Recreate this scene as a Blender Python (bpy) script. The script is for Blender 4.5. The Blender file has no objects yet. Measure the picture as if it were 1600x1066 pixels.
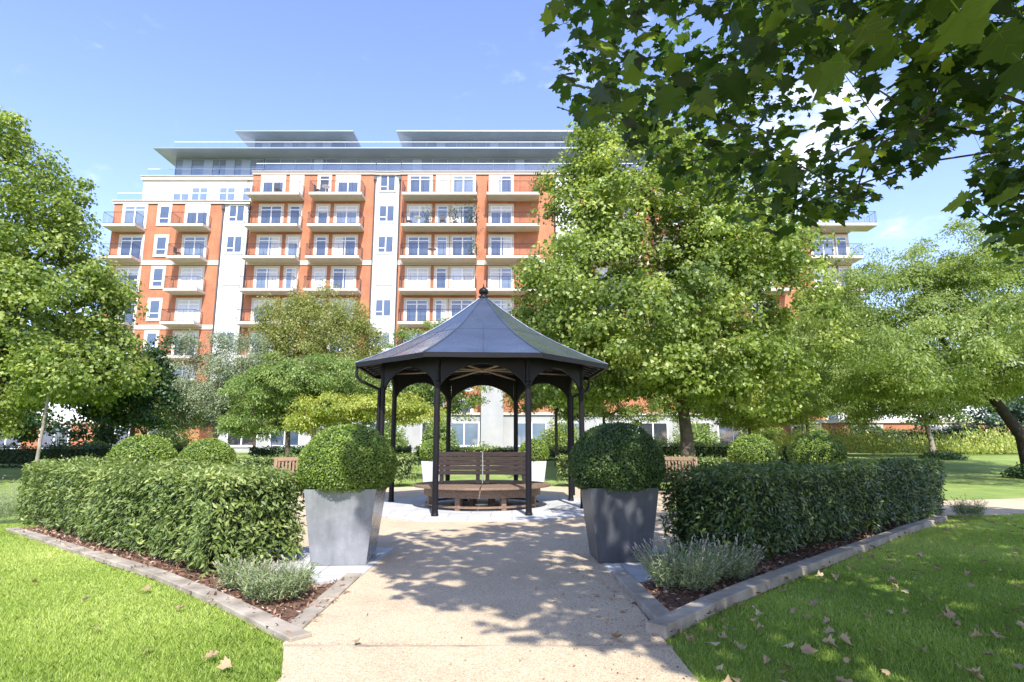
import bpy, math, random
import numpy as np
from mathutils import Vector, Matrix
PI = math.pi
R = math.radians
sc = bpy.context.scene
COL = sc.collection
rng = np.random.default_rng(7)
random.seed(7)

# ------------------------------------------------------------------ camera
CAM_H, TILT, FPX = 1.25, R(9.9), 940.0
cam = bpy.data.cameras.new('camera')
cam.sensor_width = 36.0
cam.lens = FPX / 1600 * 36
cam.clip_end = 3000
cam.clip_start = 0.05
co = bpy.data.objects.new('camera', cam)
COL.objects.link(co)
co.location = (0, 0, CAM_H)
co.rotation_euler = (PI / 2 + TILT, 0, 0)
sc.camera = co
ct, st = math.cos(TILT), math.sin(TILT)


def at(px, py, Y):
    """world point at distance Y seen at photo pixel"""
    a = (px - 800) / FPX; b = (533 - py) / FPX
    y = ct - b * st; z = st + b * ct
    t = Y / y
    return (a * t, Y, CAM_H + z * t)


def proj(x, y, z):
    z = z - CAM_H
    d = y * ct + z * st; u = -y * st + z * ct
    return 800 + FPX * x / d, 533 - FPX * u / d, d


# ------------------------------------------------------------------ sun & sky
SUN_EL, SUN_AZ = R(47), R(10)         # azimuth: degrees to the right of straight behind the camera
fromsun = Vector((-math.sin(SUN_AZ) * math.cos(SUN_EL), math.cos(SUN_AZ) * math.cos(SUN_EL), -math.sin(SUN_EL)))
sl = bpy.data.lights.new('sun', 'SUN'); sl.energy = 3.65; sl.angle = R(0.53); sl.color = (1.0, 0.955, 0.88)
so = bpy.data.objects.new('sun', sl); COL.objects.link(so)
so.rotation_euler = fromsun.to_track_quat('-Z', 'Y').to_euler()
so.location = (5, -20, 30)

w = bpy.data.worlds.new('World'); sc.world = w; w.use_nodes = True
nt = w.node_tree; N = nt.nodes; L = nt.links
bg = N['Background']
sky = N.new('ShaderNodeTexSky'); sky.sky_type = 'NISHITA'; sky.sun_disc = False
sky.sun_elevation = SUN_EL; sky.sun_rotation = PI - SUN_AZ
sky.air_density = 1.0; sky.dust_density = 0.6; sky.ozone_density = 1.6
tc = N.new('ShaderNodeTexCoord')


def dirpix(px, py):
    v = Vector(at(px, py, 10)) - Vector((0, 0, CAM_H)); return v.normalized()


def cloudmask(d, rad, soft):
    dp = N.new('ShaderNodeVectorMath'); dp.operation = 'DOT_PRODUCT'
    L.new(tc.outputs['Generated'], dp.inputs[0]); dp.inputs[1].default_value = d
    mr = N.new('ShaderNodeMapRange'); mr.inputs['From Min'].default_value = math.cos(R(rad)); mr.inputs['From Max'].default_value = math.cos(R(soft))
    L.new(dp.outputs['Value'], mr.inputs['Value']); return mr.outputs[0]


def mth(op, a, b):
    m = N.new('ShaderNodeMath'); m.operation = op; m.use_clamp = False
    for i, v in enumerate((a, b)):
        if isinstance(v, (int, float)): m.inputs[i].default_value = v
        else: L.new(v, m.inputs[i])
    return m.outputs[0]


noi = N.new('ShaderNodeTexNoise'); noi.inputs['Scale'].default_value = 11; noi.inputs['Detail'].default_value = 9; noi.inputs['Roughness'].default_value = 0.58
mp = N.new('ShaderNodeMapping'); mp.inputs['Scale'].default_value = (1, 1, 2.2); L.new(tc.outputs['Generated'], mp.inputs[0]); L.new(mp.outputs[0], noi.inputs['Vector'])
m1 = cloudmask(dirpix(1235, 205), 11, 2)
m2 = cloudmask(dirpix(714, 168), 2.2, 0.0)
m3 = cloudmask(dirpix(900, 20), 9, 2)
m5 = cloudmask(dirpix(1560, 420), 24, 4)
ms = mth('MAXIMUM', m1, mth('MULTIPLY', m2, 0.40))
ms = mth('MAXIMUM', ms, mth('MULTIPLY', m3, 0.5))
ms = mth('MAXIMUM', ms, mth('MULTIPLY', m5, 0.3))
val = mth('ADD', mth('MULTIPLY', noi.outputs['Fac'], 1.0), mth('MULTIPLY', ms, 0.30))
cr = N.new('ShaderNodeMapRange'); cr.interpolation_type = 'SMOOTHERSTEP'
cr.inputs['From Min'].default_value = 0.60; cr.inputs['From Max'].default_value = 1.08
L.new(val, cr.inputs['Value'])
mx = N.new('ShaderNodeMixRGB'); mx.inputs[2].default_value = (5.2, 5.5, 6.3, 1)
tint = N.new('ShaderNodeMixRGB'); tint.blend_type = 'MULTIPLY'; tint.inputs[0].default_value = 1; tint.inputs[2].default_value = (1.02, 0.945, 1.12, 1)
L.new(sky.outputs[0], tint.inputs[1]); L.new(cr.outputs[0], mx.inputs[0]); L.new(tint.outputs[0], mx.inputs[1])
L.new(mx.outputs[0], bg.inputs[0]); bg.inputs[1].default_value = 0.15

sc.view_settings.view_transform = 'Standard'
sc.view_settings.look = 'None'
sc.view_settings.exposure = 1.27
sc.view_settings.gamma = 1
sc.cycles.max_bounces = 7
sc.cycles.transparent_max_bounces = 12
sc.cycles.caustics_reflective = False
sc.cycles.caustics_refractive = False
sc.cycles.use_denoising = True

# ------------------------------------------------------------------ materials
MATS = {}


def newmat(name):
    m = bpy.data.materials.new(name); m.use_nodes = True
    MATS[name] = m
    return m, m.node_tree.nodes, m.node_tree.links, m.node_tree.nodes['Principled BSDF']


def ramp(n, l, fac, stops):
    r = n.new('ShaderNodeValToRGB')
    e = r.color_ramp.elements
    while len(e) < len(stops): e.new(0.5)
    for i, (p, c) in enumerate(stops):
        e[i].position = p; e[i].color = (*c, 1)
    l.new(fac, r.inputs[0]); return r.outputs[0]


def noise(n, l, scale, detail=4, rough=0.55, vec=None, obj=True):
    t = n.new('ShaderNodeTexNoise'); t.inputs['Scale'].default_value = scale; t.inputs['Detail'].default_value = detail
    t.inputs['Roughness'].default_value = rough
    if vec is None:
        c = n.new('ShaderNodeTexCoord'); vec = c.outputs['Object']
    l.new(vec, t.inputs['Vector']); return t.outputs['Fac']


def mth_(n, l, a, b_):
    m_ = n.new('ShaderNodeMath'); m_.operation = 'ADD'; l.new(a, m_.inputs[0]); l.new(b_, m_.inputs[1])
    h_ = n.new('ShaderNodeMath'); h_.operation = 'MULTIPLY_ADD'; l.new(m_.outputs[0], h_.inputs[0]); h_.inputs[1].default_value = .8; h_.inputs[2].default_value = -.3
    return h_.outputs[0]


def bump(n, l, b, h, strength=0.4, dist=0.01):
    bp = n.new('ShaderNodeBump'); bp.inputs['Strength'].default_value = strength; bp.inputs['Distance'].default_value = dist
    l.new(h, bp.inputs['Height']); l.new(bp.outputs[0], b.inputs['Normal'])


def simple(name, c1, c2=None, scale=8, rough=0.6, metal=0.0, bmp=0.0, bscale=None, spec=0.5, bdist=0.005):
    m, n, l, b = newmat(name)
    b.inputs['Roughness'].default_value = rough; b.inputs['Metallic'].default_value = metal
    b.inputs['Specular IOR Level'].default_value = spec
    if c2 is None: c2 = tuple(x * 0.82 for x in c1)
    f = noise(n, l, scale)
    l.new(ramp(n, l, f, [(0.3, c2), (0.7, c1)]), b.inputs['Base Color'])
    if bmp: bump(n, l, b, noise(n, l, bscale or scale * 6, 5), bmp, bdist)
    return m


def leafmat(name, dark, mid, light, trans=0.35, rough=0.45, tcol=None):
    """leaf colour varies leaf by leaf through the 'tint' attribute"""
    m, n, l, b = newmat(name)
    a = n.new('ShaderNodeAttribute'); a.attribute_name = 'tint'
    col = ramp(n, l, a.outputs['Fac'], [(0.0, dark), (0.5, mid), (1.0, light)])
    l.new(col, b.inputs['Base Color']); b.inputs['Roughness'].default_value = rough
    b.inputs['Specular IOR Level'].default_value = 0.5
    t = n.new('ShaderNodeBsdfTranslucent')
    hs = n.new('ShaderNodeMixRGB'); hs.blend_type = 'MULTIPLY'; hs.inputs[0].default_value = 1
    l.new(col, hs.inputs[1]); hs.inputs[2].default_value = (*(tcol or (1.9, 1.9, 1.0)), 1)
    l.new(hs.outputs[0], t.inputs[0])
    mixs = n.new('ShaderNodeMixShader'); mixs.inputs[0].default_value = trans
    l.new(b.outputs[0], mixs.inputs[1]); l.new(t.outputs[0], mixs.inputs[2])
    l.new(mixs.outputs[0], n['Material Output'].inputs[0])
    return m


# ------------------------------------------------------------------ mesh helpers
def np_mesh(name, verts, faces_flat, sizes, tint=None, smooth=False):
    me = bpy.data.meshes.new(name)
    verts = np.asarray(verts, dtype=np.float32).reshape(-1, 3)
    faces_flat = np.asarray(faces_flat, dtype=np.int32).ravel(); sizes = np.asarray(sizes, dtype=np.int32).ravel()
    me.vertices.add(len(verts)); me.vertices.foreach_set('co', verts.ravel())
    me.loops.add(len(faces_flat)); me.loops.foreach_set('vertex_index', faces_flat)
    me.polygons.add(len(sizes))
    starts = np.concatenate([[0], np.cumsum(sizes)[:-1]]).astype(np.int32)
    me.polygons.foreach_set('loop_start', starts); me.polygons.foreach_set('loop_total', sizes)
    if smooth: me.polygons.foreach_set('use_smooth', np.ones(len(sizes), dtype=bool))
    me.update(calc_edges=True); me.validate()
    if tint is not None:
        at_ = me.attributes.new('tint', 'FLOAT', 'POINT'); at_.data.foreach_set('value', np.asarray(tint, dtype=np.float32))
    return me


def link(name, me, mat, parent=None):
    o = bpy.data.objects.new(name, me); COL.objects.link(o)
    if mat is not None:
        if isinstance(mat, (list, tuple)):
            for x in mat: me.materials.append(x)
        else: me.materials.append(mat)
    if parent: o.parent = parent
    return o


def tag(o, label=None, cat=None, group=None, kind=None):
    if label: o['label'] = label
    if cat: o['category'] = cat
    if group: o['group'] = group
    if kind: o['kind'] = kind
    return o


def empty(name, loc, label, cat, group=None, rz=0):
    o = bpy.data.objects.new(name, None); COL.objects.link(o)
    o.location = loc; o.rotation_euler = (0, 0, rz); o.empty_display_size = 0.2
    return tag(o, label, cat, group)


def copy_tree(o, parent=None):
    c = o.copy(); COL.objects.link(c); c.parent = parent
    for ch in list(o.children): copy_tree(ch, c)
    return c


class MB:
    def __init__(s): s.v = []; s.f = []; s.mi = []
    def add(s, vs, fs, mi=0):
        b = len(s.v); s.v += [tuple(v) for v in vs]; s.f += [tuple(i + b for i in f) for f in fs]; s.mi += [mi] * len(fs); return s
    def box(s, x0, x1, y0, y1, z0, z1, mi=0, M=None):
        vs = [Vector((x, y, z)) for z in (z0, z1) for y in (y0, y1) for x in (x0, x1)]
        if M is not None: vs = [M @ v for v in vs]
        return s.add(vs, [(0, 2, 3, 1), (4, 5, 7, 6), (0, 1, 5, 4), (2, 6, 7, 3), (0, 4, 6, 2), (1, 3, 7, 5)], mi)
    def frus(s, w0, d0, w1, d1, z0, z1, cx=0, cy=0, mi=0):
        vs = [(cx + a * w / 2, cy + b * d / 2, z) for (w, d, z) in ((w0, d0, z0), (w1, d1, z1)) for (a, b) in ((-1, -1), (1, -1), (-1, 1), (1, 1))]
        return s.add(vs, [(0, 2, 3, 1), (4, 5, 7, 6), (0, 1, 5, 4), (2, 6, 7, 3), (0, 4, 6, 2), (1, 3, 7, 5)], mi)
    def tube(s, p, q, r0, r1=None, n=8, mi=0, cap=True):
        p = Vector(p); q = Vector(q); r1 = r0 if r1 is None else r1
        d = (q - p)
        if d.length < 1e-6: return s
        d.normalize(); a = Vector((0, 0, 1)) if abs(d.z) < 0.9 else Vector((1, 0, 0))
        u = d.cross(a).normalized(); v = d.cross(u)
        vs = [c + (u * math.cos(2 * PI * k / n) + v * math.sin(2 * PI * k / n)) * r for c, r in ((p, r0), (q, r1)) for k in range(n)]
        fs = [(k, k + n, (k + 1) % n + n, (k + 1) % n) for k in range(n)]
        if cap: fs += [tuple(range(n)), tuple(range(2 * n - 1, n - 1, -1))]
        return s.add(vs, fs, mi)
    def lathe(s, prof, n=24, c=(0, 0, 0), mi=0, ph=0.0):
        vs = [(c[0] + r * math.cos(2 * PI * k / n + ph), c[1] + r * math.sin(2 * PI * k / n + ph), c[2] + z) for r, z in prof for k in range(n)]
        fs = [(i * n + k, i * n + (k + 1) % n, (i + 1) * n + (k + 1) % n, (i + 1) * n + k) for i in range(len(prof) - 1) for k in range(n)]
        fs += [tuple(range(n - 1, -1, -1)), tuple(range((len(prof) - 1) * n, len(prof) * n))]
        return s.add(vs, fs, mi)
    def prism(s, poly, z0, z1, mi=0):
        n = len(poly)
        vs = [(x, y, z) for z in (z0, z1) for x, y in poly]
        fs = [tuple(range(n - 1, -1, -1)), tuple(range(n, 2 * n))] + [(k, (k + 1) % n, (k + 1) % n + n, k + n) for k in range(n)]
        return s.add(vs, fs, mi)
    def build(s, name, mat, parent=None, smooth=False, bevel=0):
        me = bpy.data.meshes.new(name); me.from_pydata(s.v, [], s.f); me.update()
        o = link(name, me, mat, parent)
        if isinstance(mat, (list, tuple)): me.polygons.foreach_set('material_index', s.mi)
        if smooth: me.polygons.foreach_set('use_smooth', [True] * len(me.polygons))
        if bevel:
            b = o.modifiers.new('bevel', 'BEVEL'); b.width = bevel; b.segments = 2; b.limit_method = 'ANGLE'; b.angle_limit = R(35)
        return o


# leaf templates : local x across, y along, z normal
def tmpl_simple(w=0.42, fold=0.12):
    v = np.array([(0, 0, 0), (-w / 2, 0.42, fold * w), (0, 0.45, 0), (w / 2, 0.42, fold * w), (0, 1, -0.03)], dtype=float)
    f = [(0, 2, 1), (0, 3, 2), (1, 2, 4), (2, 3, 4)]
    return v, f


def tmpl_quad(w=0.5):
    v = np.array([(0, 0, 0), (w / 2, 0.5, 0.06), (0, 1, 0), (-w / 2, 0.5, 0.06)], dtype=float)
    return v, [(0, 1, 2, 3)]


def tmpl_plane():
    """five-lobed plane leaf with pointed tips, folded a little along the veins"""
    pts = [(0.0, 0.0), (0.15, -0.08), (0.38, -0.02), (0.33, 0.15), (0.62, 0.33), (0.39, 0.42), (0.42, 0.62), (0.22, 0.59), (0.0, 1.0),
           (-0.22, 0.59), (-0.42, 0.62), (-0.39, 0.42), (-0.62, 0.33), (-0.33, 0.15), (-0.38, -0.02), (-0.15, -0.08)]
    z = [0, .03, -.03, .03, -.06, .03, -.02, .03, -.08, .03, -.02, .03, -.06, .03, -.03, .03]
    v = [(x, y, zz) for (x, y), zz in zip(pts, z)] + [(0, 0.36, -0.01)]
    n = len(pts); f = [(n, k, (k + 1) % n) for k in range(n)]
    return np.array(v, dtype=float), f


def tmpl_big():
    """large plane leaf: toothed lobes and raised pale veins"""
    half = [(0.0, 0.0), (0.10, -0.09), (0.24, -0.05), (0.40, -0.06), (0.36, 0.04), (0.44, 0.10), (0.36, 0.17), (0.50, 0.22), (0.52, 0.29), (0.68, 0.36), (0.55, 0.40), (0.53, 0.47), (0.40, 0.46), (0.31, 0.50), (0.33, 0.60), (0.25, 0.66), (0.27, 0.76), (0.15, 0.80), (0.10, 0.90)]
    pts = half + [(0.0, 1.04)] + [(-x * .96, y * 1.02) for x, y in half[:0:-1]]
    v = [(x, y, -0.10 * (abs(x) ** 1.5) - .10 * max(0, y - .4) ** 1.3 + .012 * math.sin(9 * x + 7 * y)) for x, y in pts] + [(0, 0.30, .01)]
    n = len(pts); f = [(n, k, (k + 1) % n) for k in range(n)]; off = [0.0] * (n + 1)
    for (x, y) in ((0, 1.0), (.62, .35), (-.60, .36), (.36, -.04), (-.35, -.04), (.22, .70), (-.22, .71)):
        x0, y0 = (0, .02) if abs(x) != .22 else (0, .38)
        z1 = -0.10 * (abs(x) ** 1.5) - .10 * max(0, y - .4) ** 1.3
        dx, dy = x - x0, y - y0; L_ = math.hypot(dx, dy); px_, py_ = -dy / L_ * .011, dx / L_ * .011; b = len(v)
        v += [(x0 - px_, y0 - py_, -.008), (x0 + px_, y0 + py_, -.008), (x, y, z1 - .012), (x0 - px_, y0 - py_, .018), (x0 + px_, y0 + py_, .018), (x, y, z1 + .012)]
        f += [(b, b + 1, b + 2), (b + 3, b + 5, b + 4)]; off += [.45] * 6
    b = len(v); v += [(-.012, .0, 0), (.012, .0, 0), (.05, -.5, .12), (.03, -.5, .12)]; f += [(b, b + 1, b + 2, b + 3)]; off += [.4] * 4
    return np.array(v, dtype=float), f, np.array(off)


def scatter(name, pos, nrm, size, tm, tint, mat, parent=None, spin=None, up=None, smooth=False):
    """one leaf per position: nrm = leaf normal, random spin about it"""
    tv, tf = tm[:2]; n = len(pos); k = len(tv)
    nrm = nrm / (np.linalg.norm(nrm, axis=1, keepdims=True) + 1e-9)
    if up is None: up = rng.normal(size=(n, 3))
    d = up - (up * nrm).sum(1, keepdims=True) * nrm
    d /= (np.linalg.norm(d, axis=1, keepdims=True) + 1e-9)
    a = np.cross(d, nrm)
    size = np.broadcast_to(np.asarray(size, dtype=float), (n,))
    V = (a[:, None, :] * tv[None, :, 0:1] + d[:, None, :] * tv[None, :, 1:2] + nrm[:, None, :] * tv[None, :, 2:3]) * size[:, None, None] + pos[:, None, :]
    sizes1 = np.array([len(f) for f in tf]); flat = np.concatenate([np.array(f) for f in tf])
    F = (flat[None, :] + (np.arange(n) * k)[:, None]).ravel()
    S = np.tile(sizes1, n)
    tt_ = np.repeat(tint, k)
    if len(tm) > 2: tt_ = np.clip(tt_ + np.tile(tm[2], n), 0, 1)
    me = np_mesh(name, V.reshape(-1, 3), F, S, tt_, smooth)
    return link(name, me, mat, parent)


# cheap smooth 3-d noise for shapes
_ph = rng.uniform(0, 6.28, (12,)); _fr = rng.normal(size=(12, 3))


def wob(p, f=1.0, ofs=0.0):
    s = np.zeros(len(p))
    for i in range(12):
        s += np.sin((p @ _fr[i]) * f * (0.6 + 0.25 * i) + _ph[i] + ofs) / (1 + 0.25 * i)
    return s / 3.0


# ------------------------------------------------------------------ material set
M = {}
M['brick'] = None
m, n, l, b = newmat('brick'); M['brick'] = m
tcn = n.new('ShaderNodeTexCoord'); mpn = n.new('ShaderNodeMapping'); mpn.inputs['Rotation'].default_value = (PI / 2, 0, 0)
l.new(tcn.outputs['Object'], mpn.inputs[0])
bt = n.new('ShaderNodeTexBrick'); bt.inputs['Scale'].default_value = 1.0; bt.inputs['Brick Width'].default_value = 0.225; bt.inputs['Row Height'].default_value = 0.075
bt.inputs['Mortar Size'].default_value = 0.006
bt.inputs['Color1'].default_value = (0.43, 0.145, 0.062, 1); bt.inputs['Color2'].default_value = (0.36, 0.122, 0.056, 1); bt.inputs['Mortar'].default_value = (0.42, 0.26, 0.17, 1)
l.new(mpn.outputs[0], bt.inputs['Vector'])
f = noise(n, l, 0.6, 6)
mm = n.new('ShaderNodeMixRGB'); mm.blend_type = 'MULTIPLY'; mm.inputs[0].default_value = 1
l.new(bt.outputs['Color'], mm.inputs[1]); l.new(ramp(n, l, f, [(0.3, (0.78, 0.76, 0.76)), (0.7, (1.12, 1.12, 1.12))]), mm.inputs[2])
mp2 = n.new('ShaderNodeMapping'); mp2.inputs['Scale'].default_value = (2.2, 2.2, .18); l.new(tcn.outputs['Object'], mp2.inputs[0])
m3_ = n.new('ShaderNodeMixRGB'); m3_.blend_type = 'MULTIPLY'; m3_.inputs[0].default_value = 1; l.new(mm.outputs[0], m3_.inputs[1])
l.new(ramp(n, l, noise(n, l, 1.0, 7, 0.7, mp2.outputs[0]), [(0.3, (0.80, 0.82, 0.84)), (0.65, (1.08, 1.07, 1.05))]), m3_.inputs[2])
l.new(m3_.outputs[0], b.inputs['Base Color']); b.inputs['Roughness'].default_value = 0.85
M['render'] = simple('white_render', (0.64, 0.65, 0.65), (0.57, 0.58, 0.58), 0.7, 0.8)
M['stone'] = simple('pale_stone', (0.58, 0.51, 0.44), (0.50, 0.44, 0.38), 1.2, 0.8)
M['slabstone'] = simple('balcony_concrete', (0.54, 0.47, 0.41), (0.46, 0.40, 0.35), 1.0, 0.7)
M['pvc'] = simple('white_frame', (0.78, 0.78, 0.78), (0.74, 0.74, 0.74), 3, 0.35)
M['curtain'] = simple('curtain', (0.62, 0.62, 0.64), (0.5, 0.5, 0.53), 5, 0.9)
M['metal_roof'] = simple('roof_metal', (0.28, 0.34, 0.40), (0.24, 0.29, 0.35), 0.5, 0.4, 0.4)
M['railing'] = simple('railing_metal', (0.06, 0.06, 0.07), None, 5, 0.4, 0.6)
M['pipe'] = simple('downpipe', (0.07, 0.07, 0.08), None, 5, 0.5)


def glassmat(name, c1, c2, rough=0.04, spec=1.0, scale=0.35):
    m, n, l, b = newmat(name)
    f = noise(n, l, scale, 3)
    l.new(ramp(n, l, f, [(0.35, c1), (0.65, c2)]), b.inputs['Base Color'])
    b.inputs['Roughness'].default_value = rough; b.inputs['Specular IOR Level'].default_value = spec
    b.inputs['IOR'].default_value = 1.55
    return m


M['glass_blue'] = glassmat('pane_blue', (0.035, 0.055, 0.10), (0.08, 0.115, 0.18))
M['glass_mid'] = glassmat('pane_mid', (0.10, 0.14, 0.20), (0.18, 0.23, 0.30))
M['glass_pale'] = glassmat('pane_pale', (0.42, 0.46, 0.50), (0.58, 0.60, 0.62), 0.1)
M['glass_dark'] = glassmat('pane_dark', (0.02, 0.022, 0.03), (0.05, 0.055, 0.07))
m, n, l, b = newmat('clear_glass'); M['balustrade'] = m
tr = n.new('ShaderNodeBsdfTransparent'); tr.inputs[0].default_value = (0.93, 0.96, 0.97, 1); gl = n.new('ShaderNodeBsdfGlossy'); gl.inputs['Roughness'].default_value = 0.02
gl.inputs[0].default_value = (0.9, 0.95, 1, 1)
fr = n.new('ShaderNodeFresnel'); fr.inputs[0].default_value = 1.1
fm = n.new('ShaderNodeMath'); fm.operation = 'ADD'; fm.inputs[1].default_value = 0.04; l.new(fr.outputs[0], fm.inputs[0])
ms_ = n.new('ShaderNodeMixShader'); l.new(fm.outputs[0], ms_.inputs[0]); l.new(tr.outputs[0], ms_.inputs[1]); l.new(gl.outputs[0], ms_.inputs[2])
l.new(ms_.outputs[0], n['Material Output'].inputs[0])

# gravel
m, n, l, b = newmat('bound_gravel'); M['gravel'] = m
vo = n.new('ShaderNodeTexVoronoi'); vo.inputs['Scale'].default_value = 190; tcn = n.new('ShaderNodeTexCoord'); l.new(tcn.outputs['Object'], vo.inputs['Vector'])
sep = n.new('ShaderNodeSeparateColor'); l.new(vo.outputs['Color'], sep.inputs[0])
peb = ramp(n, l, sep.outputs[0], [(0.0, (0.25, 0.17, 0.10)), (0.12, (0.40, 0.31, 0.21)), (0.6, (0.51, 0.41, 0.275)), (1.0, (0.67, 0.58, 0.43))])
mm = n.new('ShaderNodeMixRGB'); mm.blend_type = 'MULTIPLY'; mm.inputs[0].default_value = 1; l.new(peb, mm.inputs[1])
l.new(ramp(n, l, noise(n, l, 0.9, 9, 0.72), [(0.22, (0.70, 0.68, 0.65)), (0.48, (0.95, 0.94, 0.92)), (0.75, (1.10, 1.09, 1.07))]), mm.inputs[2])
l.new(mm.outputs[0], b.inputs['Base Color']); b.inputs['Roughness'].default_value = 0.8
bump(n, l, b, vo.outputs['Distance'], 0.5, 0.004)
# paving
m, n, l, b = newmat('pale_paving'); M['paving'] = m
tcn = n.new('ShaderNodeTexCoord'); bt = n.new('ShaderNodeTexBrick'); bt.inputs['Scale'].default_value = 1; bt.inputs['Brick Width'].default_value = 0.75; bt.inputs['Row Height'].default_value = 0.6
bt.inputs['Mortar Size'].default_value = 0.006; bt.inputs['Color1'].default_value = (0.50, 0.50, 0.49, 1); bt.inputs['Color2'].default_value = (0.44, 0.445, 0.45, 1); bt.inputs['Mortar'].default_value = (0.2, 0.2, 0.19, 1)
l.new(tcn.outputs['Object'], bt.inputs['Vector'])
mm = n.new('ShaderNodeMixRGB'); mm.blend_type = 'MULTIPLY'; mm.inputs[0].default_value = 1; l.new(bt.outputs['Color'], mm.inputs[1])
l.new(ramp(n, l, noise(n, l, 2.5, 6, 0.6), [(0.3, (0.85, 0.85, 0.84)), (0.7, (1.06, 1.06, 1.06))]), mm.inputs[2])
l.new(mm.outputs[0], b.inputs['Base Color']); b.inputs['Roughness'].default_value = 0.7
M['kerb'] = simple('granite_kerb', (0.40, 0.35, 0.28), (0.19, 0.16, 0.12), 4, 0.85, bmp=0.5, bscale=90, bdist=0.004)
# lawn base
m, n, l, b = newmat('lawn'); M['lawn'] = m
f1 = noise(n, l, 0.9, 9, 0.72); f2 = noise(n, l, 26, 6, 0.8)
ca = ramp(n, l, f1, [(0.3, (0.15, 0.23, 0.045)), (0.52, (0.23, 0.31, 0.07)), (0.68, (0.34, 0.38, 0.12))])
mm = n.new('ShaderNodeMixRGB'); mm.blend_type = 'MULTIPLY'; mm.inputs[0].default_value = 1; l.new(ca, mm.inputs[1])
l.new(ramp(n, l, f2, [(0.3, (0.55, 0.6, 0.5)), (0.7, (1.15, 1.15, 1.1))]), mm.inputs[2]); l.new(mm.outputs[0], b.inputs['Base Color'])
b.inputs['Roughness'].default_value = 0.9; bump(n, l, b, f2, 0.8, 0.03)
M['bark'] = simple('bark_mulch', (0.20, 0.105, 0.06), (0.07, 0.038, 0.024), 30, 0.95, bmp=1.0, bscale=60, bdist=0.02)
m, n, l, b = newmat('bark_chips'); M['chips'] = m
a = n.new('ShaderNodeAttribute'); a.attribute_name = 'tint'
l.new(ramp(n, l, a.outputs['Fac'], [(0, (0.06, 0.032, 0.02)), (0.45, (0.25, 0.13, 0.08)), (0.8, (0.38, 0.24, 0.16)), (1.0, (0.52, 0.42, 0.33))]), b.inputs['Base Color']); b.inputs['Roughness'].default_value = 0.9
M['dryleaf'] = leafmat('dry_leaf', (0.20, 0.125, 0.06), (0.37, 0.27, 0.15), (0.56, 0.47, 0.29), 0.2, 0.7, (1.2, 1.0, 0.7))
M['grass'] = leafmat('grass_blade', (0.18, 0.27, 0.045), (0.37, 0.475, 0.095), (0.58, 0.62, 0.23), 0.4, 0.5, (1.5, 1.6, 0.7))
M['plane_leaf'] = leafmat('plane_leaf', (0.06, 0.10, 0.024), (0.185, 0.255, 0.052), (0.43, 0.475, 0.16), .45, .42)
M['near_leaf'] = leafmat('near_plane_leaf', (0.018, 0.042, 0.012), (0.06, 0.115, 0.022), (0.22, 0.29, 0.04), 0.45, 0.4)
M['dark_leaf'] = leafmat('dark_tree_leaf', (0.018, 0.05, 0.018), (0.035, 0.085, 0.025), (0.07, 0.13, 0.035), 0.25)
M['silver_leaf'] = leafmat('silver_leaf', (0.13, 0.17, 0.09), (0.23, 0.28, 0.16), (0.38, 0.42, 0.28), 0.25, 0.6, (1.5, 1.6, 1.0))
M['olive_leaf'] = leafmat('olive_leaf', (0.11, 0.14, 0.032), (0.22, 0.25, 0.065), (0.38, 0.37, 0.14))
M['acer_green'] = leafmat('acer_green_leaf', (0.08, 0.135, 0.03), (0.17, 0.25, 0.06), (0.32, 0.38, 0.13))
M['acer_yellow'] = leafmat('acer_yellow_leaf', (0.16, 0.22, 0.035), (0.30, 0.35, 0.06), (0.46, 0.45, 0.12))
M['robinia'] = leafmat('robinia_leaf', (0.10, 0.155, 0.035), (0.21, 0.28, 0.075), (0.36, 0.41, 0.16), .45)
M['bluegreen'] = leafmat('blue_green_leaf', (0.03, 0.07, 0.04), (0.06, 0.11, 0.07), (0.10, 0.16, 0.10), 0.2)
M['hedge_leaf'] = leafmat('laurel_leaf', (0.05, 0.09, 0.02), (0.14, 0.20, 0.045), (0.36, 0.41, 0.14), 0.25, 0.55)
M['hedge_leaf_dark'] = leafmat('dark_laurel_leaf', (0.026, 0.055, 0.014), (0.07, 0.12, 0.026), (0.21, 0.26, 0.07), 0.2, 0.36)  # darker copy of the laurel leaf, right hedge's shade put into the colour
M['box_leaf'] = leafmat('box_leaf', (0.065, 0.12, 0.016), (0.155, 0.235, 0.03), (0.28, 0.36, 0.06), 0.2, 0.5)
M['box_leaf_shaded'] = leafmat('shaded_box_leaf', (0.022, 0.052, 0.010), (0.05, 0.10, 0.016), (0.10, 0.15, 0.028), 0.2, 0.5)  # box leaf darkened: the shade on the right front ball is coloured in
M['lavender'] = leafmat('lavender_stem', (0.10, 0.15, 0.06), (0.22, 0.28, 0.12), (0.38, 0.42, 0.24), 0.25, 0.7, (1.4, 1.4, 1.1))
M['perennial'] = leafmat('perennial_leaf', (0.15, 0.22, 0.04), (0.30, 0.36, 0.08), (0.48, 0.46, 0.14), 0.3)
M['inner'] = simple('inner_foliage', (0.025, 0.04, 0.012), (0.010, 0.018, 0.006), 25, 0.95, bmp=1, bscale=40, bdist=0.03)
M['trunk'] = simple('tree_bark', (0.115, 0.09, 0.065), (0.05, 0.038, 0.028), 6, 0.9, bmp=0.9, bscale=25, bdist=0.02)
M['trunk_shaded'] = simple('shaded_bark', (0.045, 0.034, 0.026), (0.02, 0.015, 0.012), 6, 0.9, bmp=0.9, bscale=25, bdist=0.02)  # bark toned down so the leaning trunk carries its shade in the colour
M['trunk_pale'] = simple('pale_bark', (0.30, 0.27, 0.22), (0.16, 0.14, 0.11), 7, 0.85, bmp=0.5, bscale=20, bdist=0.01)
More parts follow.
